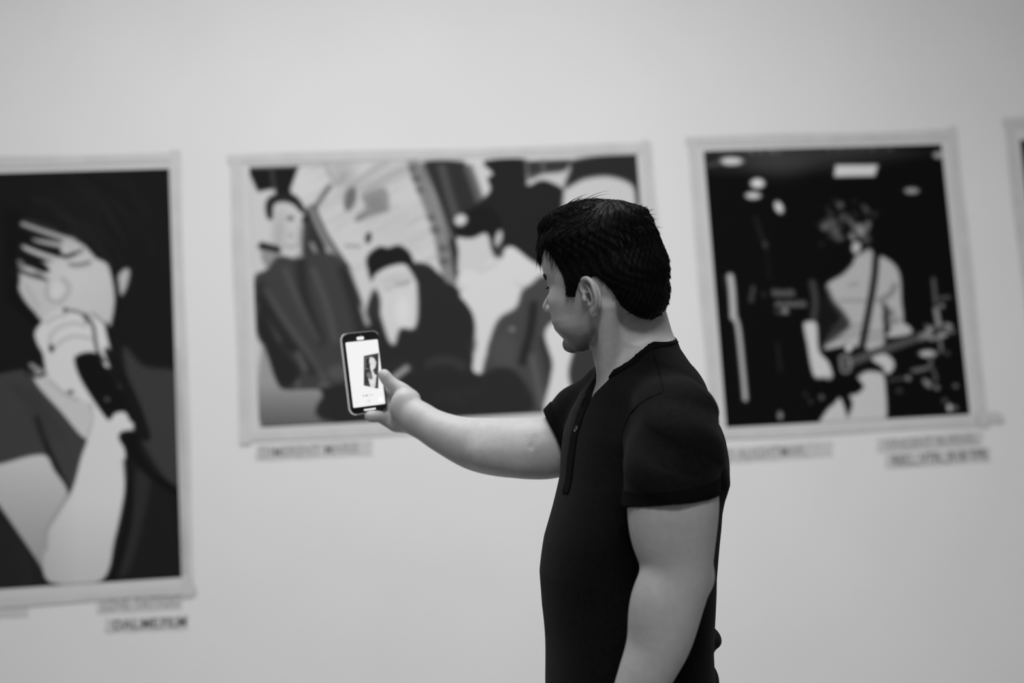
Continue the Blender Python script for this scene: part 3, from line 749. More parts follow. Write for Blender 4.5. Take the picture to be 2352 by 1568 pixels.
def head_sdf(P):
    q = hl(P); x, y, z = q.T; ay = np.abs(y); qm = np.stack([x, ay, z], 1)
    xf = np.interp(z, zt_, xf_); w = np.interp(z, zw_, wd_)
    # face and jaw column: rounded front, flatter sides
    xc = .022
    fx = np.maximum(x-xc, 0)/np.maximum(xf-xc, .01); bx = np.maximum(xc-x, 0)/.075; yy = ay/w
    r = np.where(x > xc, (fx**2.25+yy**2.25)**(1/2.25), np.sqrt(bx**2+yy**2))
    d = (r-1)*np.minimum(w, np.maximum(xf-xc, .01))*.92
    jaw = (z-(.006+np.maximum(.058-x, 0)*.62+np.maximum(.02-x, 0)*.5))*.80                     # underside of the jaw, rising to its angle
    d = si(d, -jaw, .012); d = np.maximum(d, z-.215)
    cr = ell(qm, (-.005, 0, .139), (.0945, .0755, .0890))
    cr = su(cr, ell(qm, (-.040, 0, .105), (.062, .060, .055)), .03)
    d = su(d, cr, .022)
    d = su(d, ell(qm, (.052, .048, .094), (.024, .018, .020)), .016)                          # cheekbone
    d = su(d, ell(qm, (.060, .034, .062), (.022, .024, .026)), .02)
    d = su(d, cone(qm, (.0775, .010, .1365), (.062, .044, .1375), .0080, .007), .012)          # brow ridge
    d = su(d, cone(qm, (.0775, 0, .019), (.076, .012, .021), .0100, .009), .014)               # chin
    d = ss(d, ball(qm, (.0840, .0325, .1255), .0135), .010)                                   # eye socket
    d = su(d, ball(qm, EYE, EYR+.0018), .003)                                                 # lids
    d = ss(d, ell(qm, EYE+np.array([.0125, .000, -.004]), (.006, .0115, .0019)), .0012)
    d = su(d, chain(qm, tube_spline([(np.array([.0735, 0, .132]), .0060), (np.array([.0830, 0, .119]), .0060), (np.array([.0960, 0, .104]), .0070), (np.array([.1080, 0, .0905]), .0080)], 3), .004), .009)
    d = su(d, ell(qm, (.0950, .0110, .0860), (.0100, .0055, .0065)), .008)                    # nose wing
    d = ss(d, ell(qm, (.1040, .0065, .0785), (.0065, .0036, .0040)), .002)
    d = su(d, chain(qm, [(np.array([.0935, 0, .0640]), .0040), (np.array([.0905, .010, .0632]), .0040), (np.array([.0805, .0245, .0590]), .0025)], .004), .005)
    d = su(d, chain(qm, [(np.array([.0905, 0, .0530]), .0048), (np.array([.0885, .010, .0533]), .0045), (np.array([.0795, .0235, .0578]), .0025)], .004), .005)
    d = ss(d, chain(qm, [(np.array([.0985, 0, .0585]), .0012), (np.array([.0930, .012, .0585]), .0012), (np.array([.0835, .0245, .0583]), .0012)]), .002)
    d = ss(d, ell(qm, (.084, 0, .040), (.006, .018, .004)), .006)
    for s in (1, -1):
        d = su(d, ear_sdf(q, s), .005)
        p = q*np.array([1, s, 1])-ear_o; d = ss(d, ell(np.stack([p@ea, p@eb, p@ec], 1), (.0075, -.0010, -.003), (.0062, .0085, .0095)), .003)
    return d
NK = [(C(1442, 690, 2.325), .053), (C(1452, 760, 2.335), .0545), (C(1464, 825, 2.345), .0570), (C(1478, 900, 2.35), .066)]
def neck_sdf(P):
    d = chain(P, NK, .03)
    d = su(d, cone(P, hw((-.022, .050, .070)), C(1395, 905, 2.30), .017, .011), .03)         # neck muscle
    d = su(d, cone(P, hw((.012, .0, .018)), C(1424, 872, 2.36), .027, .025), .025)
    d = su(d, cone(P, C(1488, 822, 2.335), C(1540, 905, 2.20), .026, .028), .03)            # trapezius, near
    d = su(d, cone(P, C(1484, 826, 2.40), C(1462, 890, 2.46), .026, .028), .03)
    return d
neck_box = bounds([C(1350, 640, 2.3), C(1600, 960, 2.1), C(1600, 960, 2.56)], .05)

PSI = math.radians(-15)
TF = nrm([-math.cos(PSI), 0, math.sin(PSI)]); TN = nrm([TF[2], 0, -TF[0]]); TN = TN if TN[2] < 0 else -TN
def ypx(y): return (784-y)/FPX*2.32
ty = np.array([800, 850, 900, 950, 1000, 1050, 1100, 1170, 1240, 1320, 1400, 1480, 1568, 1660, 1740, 1850], float)
tf = np.array([1420, 1385, 1345, 1320, 1302, 1295, 1291, 1275, 1258, 1247, 1247, 1253, 1258, 1265, 1275, 1290], float)
tb = np.array([1544, 1580, 1610, 1634, 1644, 1652, 1656, 1644, 1639, 1633, 1632, 1629, 1634, 1650, 1655, 1650], float)
tl = np.array([.06, .10, .145, .175, .188, .190, .188, .182, .176, .172, .172, .175, .180, .182, .178, .16])
_o = np.argsort(ypx(ty)); TY = ypx(ty)[_o]; TCX = ((tf+tb)/2-1176)[_o]/FPX*2.32; THX = ((tb-tf)/2)[_o]/FPX*2.32; TLB = tl[_o]
TA = np.sqrt(np.maximum((THX-.000)**2-(TLB*math.sin(PSI))**2, .0004))/math.cos(PSI)
TZ = 2.33
def torso_sdf(P, inset=0.0):
    y = P[:, 1]; cx = np.interp(y, TY, TCX); a = np.interp(y, TY, TA)-inset; b = np.interp(y, TY, TLB)-inset
    dx = P[:, 0]-cx; dz = P[:, 2]-TZ
    u = dx*TF[0]+dz*TF[2]; v = dx*TN[0]+dz*TN[2]
    n = 2.25; r = (np.abs(u/a)**n+np.abs(v/b)**n)**(1/n)
    d = (r-1)*np.minimum(a, b)*.9
    return np.maximum(np.maximum(d, y-ypx(800)), ypx(1850)-y)
torso_lo = np.array([C(1225, 1860, 2.33)[0]-.02, ypx(1860), 2.08]); torso_hi = np.array([C(1690, 800, 2.33)[0], ypx(790), 2.58])

def shoulders_sdf(P):
    d = torso_sdf(P)
    d = su(d, cone(P, C(1500, 818, 2.335), C(1545, 945, 2.165), .036, .050), .05)
    d = su(d, cone(P, C(1500, 818, 2.40), C(1470, 895, 2.50), .040, .052), .05)
    return d
ARM_N = tube_spline([(C(1556, 965, 2.145), .050), (C(1553, 1020, 2.12), .054), (C(1550, 1100, 2.105), .0565), (C(1552, 1160, 2.10), .0585), (C(1556, 1225, 2.10), .0520), (C(1559, 1285, 2.10), .0450),
                     (C(1552, 1335, 2.10), .0455), (C(1535, 1385, 2.095), .0455), (C(1524, 1430, 2.09), .0440), (C(1513, 1475, 2.085), .0405), (C(1495, 1520, 2.08), .0360), (C(1474, 1566, 2.075), .0325),
                     (C(1440, 1640, 2.07), .0270), (C(1425, 1675, 2.07), .0265)], 3)
ARM_F = tube_spline([(C(1490, 910, 2.49), .050), (C(1410, 955, 2.50), .053), (C(1340, 995, 2.51), .050), (C(1285, 1024, 2.515), .0480), (C(1245, 1030, 2.52), .0490), (C(1200, 1029, 2.53), .0485), (C(1150, 1027, 2.55), .0475),
                     (C(1100, 1021, 2.57), .0440), (C(1058, 1010, 2.585), .0372), (C(1012, 991, 2.60), .0312), (C(978, 972, 2.615), .0268), (C(955, 957, 2.625), .0262)], 3)
def arms_sdf(P):
    def n(P):
        d = chain(P, ARM_N, .012)
        d = su(d, ell(P, C(1500, 1190, 2.085), (.032, .07, .035)), .03)
        d = su(d, ell(P, C(1612, 1325, 2.115), (.016, .020, .018)), .02)                 # elbow point
        d = su(d, ell(P, C(1495, 1400, 2.075), (.028, .055, .030)), .02)
        return d
    def f(P):
        d = chain(P, ARM_F, .012)
        d = ss(d, chain(P, [(C(1240, 978, 2.462), .0010), (C(1228, 1000, 2.464), .0016), (C(1219, 1026, 2.466), .0005)]), .011)
        d = su(d, cone(P, C(1195, 1052, 2.500), C(1105, 1042, 2.525), .020, .014), .03)  # inner elbow fold
        return d
    A = [p for p, r in ARM_N]; B = [p for p, r in ARM_F]
    return np.minimum(gate(P, *bounds(A, .07), n), gate(P, *bounds(B, .07), f))

# phone frame
PHC = C(838, 855, 2.64); PY = math.radians(30)
pu = nrm(np.array([-.122, .99, .02])); pr = np.array([math.cos(PY), .075, math.sin(PY)]); pr = nrm(pr-(pr@pu)*pu); pn = np.cross(pr, pu); pn = pn if pn[2] < 0 else -pn
def ph(r_, u, n): return PHC+pr*r_+pu*u+pn*n
BK = -.0140                                # back of the phone in its case, along the screen normal
def hand_f(P):
    F = lambda pts, k=.006: chain(P, tube_spline(pts, 3), k)
    d = F([(C(972, 968, 2.617), .0262), (C(950, 955, 2.628), .0262), (C(932, 945, 2.640), .0250)])
    d = su(d, ell(P, C(929, 930, 2.628), (.0262, .0285, .019)), .012)                    # ball of the thumb
    d = su(d, cone(P, C(950, 972, 2.635), C(912, 972, 2.655), .0190, .0165), .014)        # heel of the hand
    d = su(d, cone(P, C(930, 910, 2.660), C(912, 965, 2.668), .017, .016), .012)          # back of the palm
    d = su(d, cone(P, C(946, 915, 2.645), C(905, 905, 2.668), .0150, .0125), .010)
    d = su(d, cone(P, C(895, 902, 2.674), C(884, 958, 2.668), .0115, .0110), .008)
    th = F([(C(940, 922, 2.642), .0185), (C(925, 901, 2.644), .0145), (C(908, 888, 2.645), .0114), (C(893, 876, 2.645), .0098), (C(885, 865, 2.645), .0088), (C(881, 859, 2.646), .0076)])
    d = su(d, th, .006)
    fi = None
    for (bu, bl, r) in ((-.004, .066, .0086), (-.020, .070, .0088), (-.036, .066, .0083)):  # three fingers lie across the back of the phone
        a = ph(.0475, bu-.012, BK-.012); b = ph(.034, bu-.008, BK-r-.0020); c = ph(.012, bu-.003, BK-r-.0015); e = ph(.0455-bl, bu, BK-r-.0005)
        g = F([(a, r*1.12), (b, r*1.05), (c, r), (e, r*.86)]); fi = g if fi is None else su(fi, g, .0015)
    pk = F([(C(908, 975, 2.660), .0105), (C(889, 966, 2.652), .0095), (C(872, 957, 2.640), .0088), (C(858, 956.5, 2.630), .0086), (C(848, 956, 2.624), .0080)])
    fi = su(fi, pk, .0015)
    d = su(d, fi, .005)
    # creases: between thumb and palm, and where the little finger folds
    d = ss(d, cone(P, C(899, 901, 2.628), C(905, 906, 2.622), .0018, .0008), .003)
    d = ss(d, cone(P, C(897, 915, 2.634), C(889, 972, 2.636), .0014, .0014), .004)
    d = ss(d, cone(P, C(869.5, 949, 2.629), C(870, 965, 2.632), .0009, .0009), .0018)
    # nothing enters the phone itself
    q = P-PHC; bx = np.maximum(np.maximum(np.abs(q@pr)-.0385, np.abs(q@pu)-.0765), np.abs(q@pn+.0045)-.0072)
    return np.maximum(d, -bx+.0003)
handf_box = bounds([C(790, 840, 2.6), C(990, 1010, 2.72)], .02)
def hand_n(P):
    F = lambda pts: chain(P, tube_spline(pts, 2), .004)
    w = C(1425, 1675, 2.07); dn = nrm([-.22, -.97, .02]); fw = nrm([-.9, .2, .3]); d = cone(P, w, w+dn*.03, .0265, .026)
    k0 = w+dn*.088
    d = su(d, cone(P, w+dn*.03+fw*.012, k0+fw*.026, .021, .013), .015); d = su(d, cone(P, w+dn*.03-fw*.012, k0-fw*.026, .020, .012), .015)
    d = su(d, cone(P, w+dn*.03, k0, .022, .014), .015)
    for i, L in enumerate((.072, .080, .074, .058)):
        b = k0+fw*(.028-.0185*i)+dn*(.004 if i in (1, 2) else -.003); cu = np.array([.12, 0, .35])
        d = su(d, F([(b, .0098), (b+dn*L*.45, .0090), (b+dn*L*.75+cu*L*.18, .0082), (b+dn*L*.98+cu*L*.4, .0070)]), .003)
    t = w+dn*.028+fw*.02
    return su(d, F([(t, .015), (t+dn*.028+fw*.024, .0125), (t+dn*.055+fw*.032, .0098), (t+dn*.078+fw*.030, .0080)]), .008)
handn_box = bounds([C(1425, 1660, 2.07), C(1370, 1960, 2.07)], .05)

def body_sdf(P):
    d = gate(P, torso_lo, torso_hi, lambda p: np.maximum(shoulders_sdf(p)+.010+.03*ramp(p[:, 1], ypx(1540), ypx(1640)), ypx(1700)-p[:, 1]))
    n = gate(P, *neck_box, neck_sdf); d = su(d, n, .022)
    d = su(d, arms_sdf(P), .012)
    h = gate(P, *head_box, head_sdf); d = su(d, h, .010)
    d = su(d, gate(P, *handf_box, hand_f), .010)
    return su(d, gate(P, *handn_box, hand_n), .006)

man = empty('person', tuple(np.array([0, 0, 0])+(lambda p: np.array([p[0], p[1], 0.0]))(at(1450, 1100, 2.33))),
            'dark-haired man in a black short-sleeved shirt holding up a phone to photograph the posters', 'person')
H_BODY = 0.0016
body, BV = sdf_obj('body', body_sdf, (-.34, -1.0, 2.0), (.36, .265, 2.74), H_BODY, M_skin, man)
q = hl(BV); sk = np.full(len(BV), .405)
inh = ((q[:, 0] > -.02) & (q[:, 2] > -.015) & (q[:, 2] < .16) & (np.abs(q[:, 1]) < .085) & (q[:, 0] < .14))
ayq = np.abs(q[:, 1])
beard = ramp(q[:, 2], .070-.25*(.06-q[:, 0]).clip(-.03, .05), .035)*ramp(q[:, 0], .0, .03)*ramp(q[:, 2], -.015, .004)
beard = np.maximum(beard*.75, .55*ramp(q[:, 2], .008, .04)*ramp(q[:, 2], .078, .068)*ramp(q[:, 0], .078, .088)*ramp(ayq, .030, .018))
low = ramp(q[:, 2], .034, .008)*ramp(q[:, 0], .02, .05)*ramp(q[:, 2], -.02, -.004)
sk = np.where(inh, sk*(1-.55*beard)*(1-.55*low), sk)
lips = (q[:, 0] > .080) & (np.abs(q[:, 2]-.0585) < .0075) & (ayq < .024)
sk = np.where(lips, .26, sk)
set_tone(body, sk)

# eyes, brows, lashes
for s in (1, -1):
    V = []; F = []; n, m2 = 20, 14
    for i in range(m2+1):
        for j in range(n):
            a_ = math.pi*i/m2; b_ = 2*math.pi*j/n; V.append((math.cos(a_), math.sin(a_)*math.cos(b_), math.sin(a_)*math.sin(b_)))
    for i in range(m2):
        for j in range(n): F.append((i*n+j, i*n+(j+1) % n, (i+1)*n+(j+1) % n, (i+1)*n+j))
    V = np.array(V); g = np.where(V[:, 0] > .86, .03, .5)
    gz = nrm([1, .0, -.35]); gy = nrm(np.cross([0, 0, 1], gz)); G = np.array([gz, gy, np.cross(gz, gy)])
    c = EYE*np.array([1, s, 1]); o = mesh_obj('eyeball', CAM+hw(c+(V*EYR)@G)@AX, F, M_eye, man, True); set_tone(o, g)

hr = np.random.RandomState(5)
def strands(roots, dirs, length, width, name, parent, mat_, steps=6, project=None, lift=0.0, droop=None):
    """tapered three-sided hairs"""
    n = len(roots); V = []; p = roots.copy(); d = dirs.copy(); L = np.broadcast_to(length, (n,))
    path = [p.copy()]
    for k in range(steps):
        if droop is not None: d = d+droop(p)*.35; d /= np.linalg.norm(d, axis=1)[:, None]
        p = p+d*(L/steps)[:, None]
        if project is not None: p2 = project(p, lift*(k+1)/steps); d = p2-path[-1]; d /= np.linalg.norm(d, axis=1)[:, None]+1e-9; p = p2
        path.append(p.copy())
    path = np.array(path)
    side = np.cross(dirs, hr.normal(size=(n, 3))); side /= np.linalg.norm(side, axis=1)[:, None]
    up_ = np.cross(dirs, side); up_ /= np.linalg.norm(up_, axis=1)[:, None]
    F = []
    for k in range(steps+1):
        w_ = width*(1-.85*(k/steps)**1.5)
        for a_ in range(3):
            t = 2*math.pi*a_/3; V.append(path[k]+(side*math.cos(t)+up_*math.sin(t))*w_)
    V = np.array(V).reshape(steps+1, 3, n, 3).transpose(2, 0, 1, 3).reshape(-1, 3)
    base = np.arange(n)*(steps+1)*3
    for k in range(steps):
        for a_ in range(3):
            b_ = (a_+1) % 3; F.append(np.stack([base+k*3+a_, base+k*3+b_, base+(k+1)*3+b_, base+(k+1)*3+a_], 1))
    return V, np.concatenate(F)
def skin_project(f, P, off, it=2):
    for _ in range(it):
        e = 1e-3; d0 = f(P); g = np.stack([(f(P+np.eye(3)[i]*e)-d0)/e for i in range(3)], 1)
        g /= np.linalg.norm(g, axis=1)[:, None]+1e-9; P = P-g*(d0-off)[:, None]
    return P
for s in (1, -1):
    n = 420; t = hr.uniform(0, 1, n)
    P0 = hw(np.stack([.086-.022*t**1.5, s*(.012+.037*t), .1365+.004*np.sin(t*2.6)+hr.uniform(-.0048, .0048, n)*(1-.4*t)], 1))
    P0 = skin_project(head_sdf, P0, .0003); D = np.tile((np.array([-.35, s*.9, .25]))@RH, (n, 1))+hr.normal(size=(n, 3))*.15; D /= np.linalg.norm(D, axis=1)[:, None]
    V, F = strands(P0, D, .0085, .00042, '', None, None, 3, lambda p, l: skin_project(head_sdf, p, .0012, 1))
    mesh_obj('eyebrow', CAM+V@AX, F, M_hair, man)
    n = 46; t = hr.uniform(-1, 1, n); c = EYE*np.array([1, s, 1])
    P0 = hw(np.stack([c[0]+.0118-.005*t*t, c[1]+t*.0095, np.full(n, c[2]-.0028)], 1)); D = np.tile(np.array([.9, s*.1, -.25])@RH, (n, 1))+hr.normal(size=(n, 3))*.12; D /= np.linalg.norm(D, axis=1)[:, None]
    V, F = strands(P0, D, .0075, .00030, '', None, None, 3)
    mesh_obj('eyelashes', CAM+V@AX, F, M_hair, man)

# ---- hair: a shaped mass plus loose locks
def hx(px, py, lat):
    """photograph position on the near side of the head -> head coordinates (forward, up) at sideways offset lat"""
    p = (C(px, py, 1.0)); # solve p*t with local y == lat
    n_ = RH[1]; t = (lat*HS+HO@n_)/(p@n_); r = hl((p*t)[None])[0]; return r[0], r[2]
outl = [(1236, 500, .0), (1236, 530, .01), (1256, 566, .03), (1266, 571, .04), (1276, 580, .055), (1279, 594, .062), (1286, 612, .068), (1298, 634, .07), (1301, 655, .071), (1302, 682, .071), (1322, 683, .071),
        (1325, 668, .072), (1332, 652, .074), (1346, 640, .076), (1366, 634, .078), (1384, 650, .078), (1400, 668, .074), (1412, 690, .068), (1426, 712, .06), (1445, 727, .05), (1466, 738, .04), (1486, 742, .03), (1520, 735, .0), (1560, 700, 0),
        (1600, 560, 0), (1520, 420, 0), (1400, 400, 0), (1300, 440, 0)]
HP = np.array([hx(*o_) for o_ in outl])
def poly2(x, z, Pg):
    d = np.full(x.shape, 1e9); ins = np.zeros(x.shape, bool)
    for k in range(len(Pg)):
        a_, b_ = Pg[k], Pg[(k+1) % len(Pg)]; d = np.minimum(d, seg_d2(x, z, a_, b_))
        if a_[1] != b_[1]: ins ^= ((a_[1] > z) != (b_[1] > z)) & (x < (b_[0]-a_[0])*(z-a_[1])/(b_[1]-a_[1])+a_[0])
    d = np.sqrt(d); return np.where(ins, -d, d)
def hair_outer(P):
    q = hl(P); x, y, z = q.T; ay = np.abs(y); qm = np.stack([x, ay, z], 1)
    c = ell(qm, (-.005, 0, .139), (.0945, .0755, .0890))
    c = su(c, ell(qm, (-.040, 0, .105), (.062, .060, .055)), .03)
    xf = np.interp(z, zt_, xf_); w = np.interp(z, zw_, wd_); xc = .022
    r = np.where(x > xc, ((np.maximum(x-xc, 0)/np.maximum(xf-xc, .01))**2.25+(ay/w)**2.25)**(1/2.25), np.sqrt((np.maximum(xc-x, 0)/.075)**2+(ay/w)**2))
    col = np.maximum((r-1)*np.minimum(w, np.maximum(xf-xc, .045))*.92, np.maximum(z-.185, .06-z))
    c = su(c, col, .022)
    th = .0045+.0105*ramp(z, .15, .215)+.004*ramp(-x, .03, .09)*ramp(z, .06, .12)
    d = c-th
    d = su(d, ell(qm, (.030, 0, .216), (.056, .052, .026), None), .02)                  # volume combed forward
    d = su(d, ell(qm, (.066, 0, .190), (.022, .040, .014)), .012)                       # fringe
    d = su(d, ell(qm, (-.066, 0, .074), (.040, .050, .040)), .012)
    n = .0012*np.sin(x*420+ay*150+2*np.sin(z*90))*np.sin(z*260+ay*310)
    return d+n
def hair_sdf(P):
    q = hl(P); d = hair_outer(P)
    return si(d, poly2(q[:, 0], q[:, 2], HP)*.9, .006)
hV, hQ = polygonise(hair_sdf, *head_box, .0018)
hair_mesh = (hV, hQ[:, ::-1])
sel = hr.choice(len(hV), 5200, replace=False); P0 = hV[sel]; q0 = hl(P0)
keep = hair_outer(P0) > -.003; P0 = P0[keep]; q0 = q0[keep]
def flow(q):
    x, y, z = q.T; top = ramp(z, .155, .20)
    side = np.stack([np.full_like(x, -.35), np.zeros_like(x), np.full_like(x, -.9)], 1)
    fwd_ = np.stack([np.full_like(x, .9), .18*np.sign(y)+.3, -.12+0*x], 1)
    back = ramp(-x, .02, .07)
    bk = np.stack([-.35+0*x, .15*np.sin(y*60), -.85+0*x], 1)
    f = side*(1-top)[:, None]+fwd_*(top*(1-back))[:, None]+bk*(top*back)[:, None]
    f += hr.normal(size=f.shape)*.16
    return f/np.linalg.norm(f, axis=1)[:, None]
D0 = flow(q0)@RH
Ls = np.where(q0[:, 2] > .17, hr.uniform(.020, .038, len(q0)), hr.uniform(.007, .015, len(q0)))
Ls = np.where((q0[:, 2] < .10) | ((q0[:, 0] > -.01) & (q0[:, 2] < .15)), hr.uniform(.003, .006, len(q0)), Ls)
V1, F1 = strands(P0, D0, Ls, .00055, '', None, None, 6, lambda p, l: skin_project(hair_outer, p, l, 1), .0022)
# wisps: standing locks on the crown, hair falling from the fringe
R_, D_, L_ = [], [], []
for k in range(60):
    q1 = np.array([hr.uniform(.0, .05), hr.uniform(-.03, .05), .235]); R_.append(q1); D_.append([-.75, hr.uniform(-.3, .5), hr.uniform(.12, .42)]); L_.append(hr.uniform(.03, .055))
for k in range(70):
    q1 = np.array([hr.uniform(-.098, -.055), hr.uniform(-.03, .055), hr.uniform(.17, .21)]); R_.append(q1); D_.append([-.8, hr.uniform(-.4, .4), hr.uniform(-.3, .45)]); L_.append(hr.uniform(.008, .021))
for k in range(60):
    q1 = np.array([hr.uniform(.045, .085), hr.uniform(-.02, .05), .215]); R_.append(q1); D_.append([-.2+hr.uniform(-.6, .2), hr.uniform(-.3, .5), hr.uniform(.15, .5)]); L_.append(hr.uniform(.012, .028))
for k in range(90):
    q1 = np.array([hr.uniform(.070, .086), hr.uniform(-.035, .035), hr.uniform(.174, .188)]); R_.append(q1); D_.append([hr.uniform(-.05, .35), hr.uniform(-.3, .3), -.9]); L_.append(hr.uniform(.014, .036))
R_ = skin_project(hair_outer, hw(np.array(R_)), -.001, 3); D_ = np.array(D_); D_ /= np.linalg.norm(D_, axis=1)[:, None]; D_ = D_@RH
gd = np.array([0, -.6, 0]); V2, F2 = strands(R_, D_, np.array(L_), .00060, '', None, None, 7, droop=lambda p: np.tile(gd*.35, (len(p), 1)))
VA = np.concatenate([hV, V1, V2]); FA = np.concatenate([hair_mesh[1], F1+len(hV), F2+len(hV)+len(V1)])
hair = mesh_obj('hair', CAM+VA@AX, FA, M_hair, man, smooth=True)

# ---- shirt
hemN_c, hemN_n = C(1547, 1146, 2.10), nrm([-.06, -.985, -.0]); hemN_n = nrm(np.array([.13, -.99, 0]))
hemF_n = nrm([-.86, -.50, .05]); hemF_c = C(1284, 1003, 2.515)
c1, c2, c3 = C(1541, 776, 2.335), C(1440, 853, 2.262), C(1388, 842, 2.425)
NCn = nrm(np.cross(c2-c1, c3-c1)); NCn = NCn if NCn[1] > 0 else -NCn
FN = nrm([-.97, -.24, 0])
def fold(P, k=1.0):
    x, y, z = P.T
    w = lambda t: (np.abs(np.sin(t))**.7*np.sign(np.sin(t)))
    sl = ramp(y, -.285, -.23)*ramp(y, -.03, -.10)*ramp(x, .12, .19)*ramp(z, 2.24, 2.16)
    a = w((y*75+x*62)+2.5*np.sin(x*16+z*9))*.0032*sl
    b = w((x*46+y*52)+2.0*np.sin(y*19+z*9))*.0036*ramp(x, .15, .23)*ramp(z, 2.10, 2.2)*ramp(y, -.30, -.2)
    c = np.sin(x*24+y*20+z*15)*.0012+np.sin(y*22-x*31+1.5*np.sin(x*14))*.0020*ramp(y, -.28, -.40)
    return k*(a+b+c)
def shirt_solid(P, off=0.0):
    d = shoulders_sdf(P)
    def sn(P):
        s = chain(P, [(C(1556, 965, 2.150), .062), (C(1551, 1030, 2.125), .0665), (C(1543, 1095, 2.108), .0680), (C(1540, 1165, 2.098), .0690)], .02)
        return np.maximum(s, (P-hemN_c)@hemN_n)
    def sf(P):
        s = chain(P, [(C(1490, 905, 2.49), .066), (C(1425, 935, 2.50), .062), (C(1340, 975, 2.505), .0640), (C(1296, 1008, 2.512), .0540), (C(1262, 1024, 2.52), .0500)], .02)
        s = su(s, chain(P, [(C(1440, 860, 2.42), .028), (C(1388, 884, 2.445), .034), (C(1342, 936, 2.485), .044)], .01), .02)
        return np.maximum(s, (P-hemF_c)@hemF_n)
    d = su(d, gate(P, *bounds([C(1562, 930, 2.15), C(1545, 1160, 2.1)], .08), sn), .022)
    d = su(d, gate(P, *bounds([C(1500, 820, 2.4), C(1250, 1020, 2.5)], .08), sf), .02)
    m_ = P[:, 1] < ypx(1380)
    if m_.any():                                                                     # cloth bunched at the small of the back
        Pm = P[m_]; dm = d[m_]
        dm = su(dm, ell(Pm, C(1634, 1463, 2.33), (.0185, .0155, .05), [[.85, -.5, 0], [.5, .85, 0], [0, 0, 1]]), .018)
        dm = su(dm, ell(Pm, C(1632, 1552, 2.33), (.013, .022, .06)), .012)
        dm = ss(dm, ell(Pm, C(1652, 1505, 2.33), (.017, .010, .07)), .008); d[m_] = dm
    return d+fold(P)-off
def neck_cut(P, grow=0.0):
    h_ = -((P-c1)@NCn)                                                                # negative above the neckline plane
    h_ = h_-.006*0
    sc = np.array([1, 1, .68]); r = cone(P*sc, C(1455, 720, 2.335)*sc, C(1470, 900, 2.345)*sc, .0600+grow, .0640+grow)
    return np.maximum(r, h_-grow)
def torso_uv(P):
    dx = P[:, 0]-np.interp(P[:, 1], TY, TCX); dz = P[:, 2]-TZ
    return dx*TF[0]+dz*TF[2], dx*TN[0]+dz*TN[2]
def v_cut(P):
    """button opening at the throat"""
    u, v = torso_uv(P); y = P[:, 1]; k = np.clip((y-ypx(938))/.05, 0, 1)
    return np.maximum(np.maximum(np.abs(v)-.003-.034*k, ypx(935)-y), np.maximum(-u+.02, y-ypx(850)))
def shirt_sdf(P):
    o = shirt_solid(P); inner = o+.0055
    openh = np.minimum(np.abs((P-hemN_c)@hemN_n), BIG)
    inn = inner.copy()
    # hollow only where cloth ends: let arm and neck pass through
    near_n = (P-hemN_c)@hemN_n; near_f = (P-hemF_c)@hemF_n
    a = np.minimum(gate(P, *bounds([C(1560, 1050, 2.1), C(1545, 1180, 2.1)], .08), lambda p: np.maximum(chain(p, [(C(1550, 1040, 2.115), .0595), (C(1541, 1200, 2.095), .0620)]), -((p-hemN_c)@hemN_n)-.03)), BIG)
    b = gate(P, *bounds([C(1340, 980, 2.5), C(1240, 1030, 2.5)], .08), lambda p: np.maximum(chain(p, [(C(1330, 990, 2.512), .0500), (C(1225, 1030, 2.525), .0490)]), -((p-hemF_c)@hemF_n)-.035))
    d = np.maximum(o, -np.maximum(a, near_n-.02)); d = np.maximum(d, -np.maximum(b, near_f-.02))
    d = ss(d, neck_cut(P), .004)
    d = np.maximum(d, -v_cut(P))
    return np.maximum(d, ypx(1640)-P[:, 1])
S_LO = (C(1225, 1670, 2.33)[0]-.03, ypx(1670), 2.0); S_HI = (.37, .03, 2.66)
shirt, SV = sdf_obj('shirt', shirt_sdf, S_LO, S_HI, .0024, M_shirt, man)
def ring_part(name, band, off, m_, parent, lo=S_LO, hi=S_HI, h=.0018):
    f = lambda P: np.maximum(shirt_solid(P, off), np.maximum(-shirt_solid(P, off-.004), band(P)))
    return sdf_obj(name, f, lo, hi, h, m_, parent)[0]
nb_lo, nb_hi = bounds([C(1330, 930, 2.2), C(1600, 740, 2.2), C(1330, 930, 2.5), C(1600, 740, 2.5)], .02)
# ribbed neckband: a raised band that follows the cut
collar = ring_part('collar', lambda P: np.maximum(np.maximum(neck_cut(P, .0085), -neck_cut(P, .0005)), np.maximum(cone(P*[1, 1, .68], C(1455, 720, 2.335)*[1, 1, .68], C(1470, 900, 2.345)*[1, 1, .68], .080, .086), -v_cut(P))), .0028, M_rib, shirt, nb_lo, nb_hi, .0016)
pl_lo, pl_hi = bounds([C(1290, 1150, 2.2), C(1400, 880, 2.5)], .03)
def placket_band(P):
    u, v = torso_uv(P)
    return np.maximum(np.maximum(np.maximum(np.abs(v)-.0165, -v_cut(P)), P[:, 1]-ypx(900)), np.maximum(ypx(1128)-P[:, 1], -u+.02))
ring_part('placket', placket_band, .0022, M_rib, shirt, pl_lo, pl_hi)
nh_lo, nh_hi = bounds([C(1430, 1080, 2.0), C(1660, 1180, 2.2)], .03)
ring_part('sleeve_hem', lambda P: np.maximum(np.abs((P-hemN_c)@hemN_n+.012)-.0115, gate(P, *bounds([C(1562, 930, 2.15), C(1545, 1160, 2.1)], .08), lambda p: chain(p, [(C(1549, 1095, 2.108), .08), (C(1545, 1160, 2.098), .08)]))), .0016, M_rib, shirt, nh_lo, nh_hi)
fh_lo, fh_hi = bounds([C(1240, 940, 2.45), C(1320, 1110, 2.6)], .03)
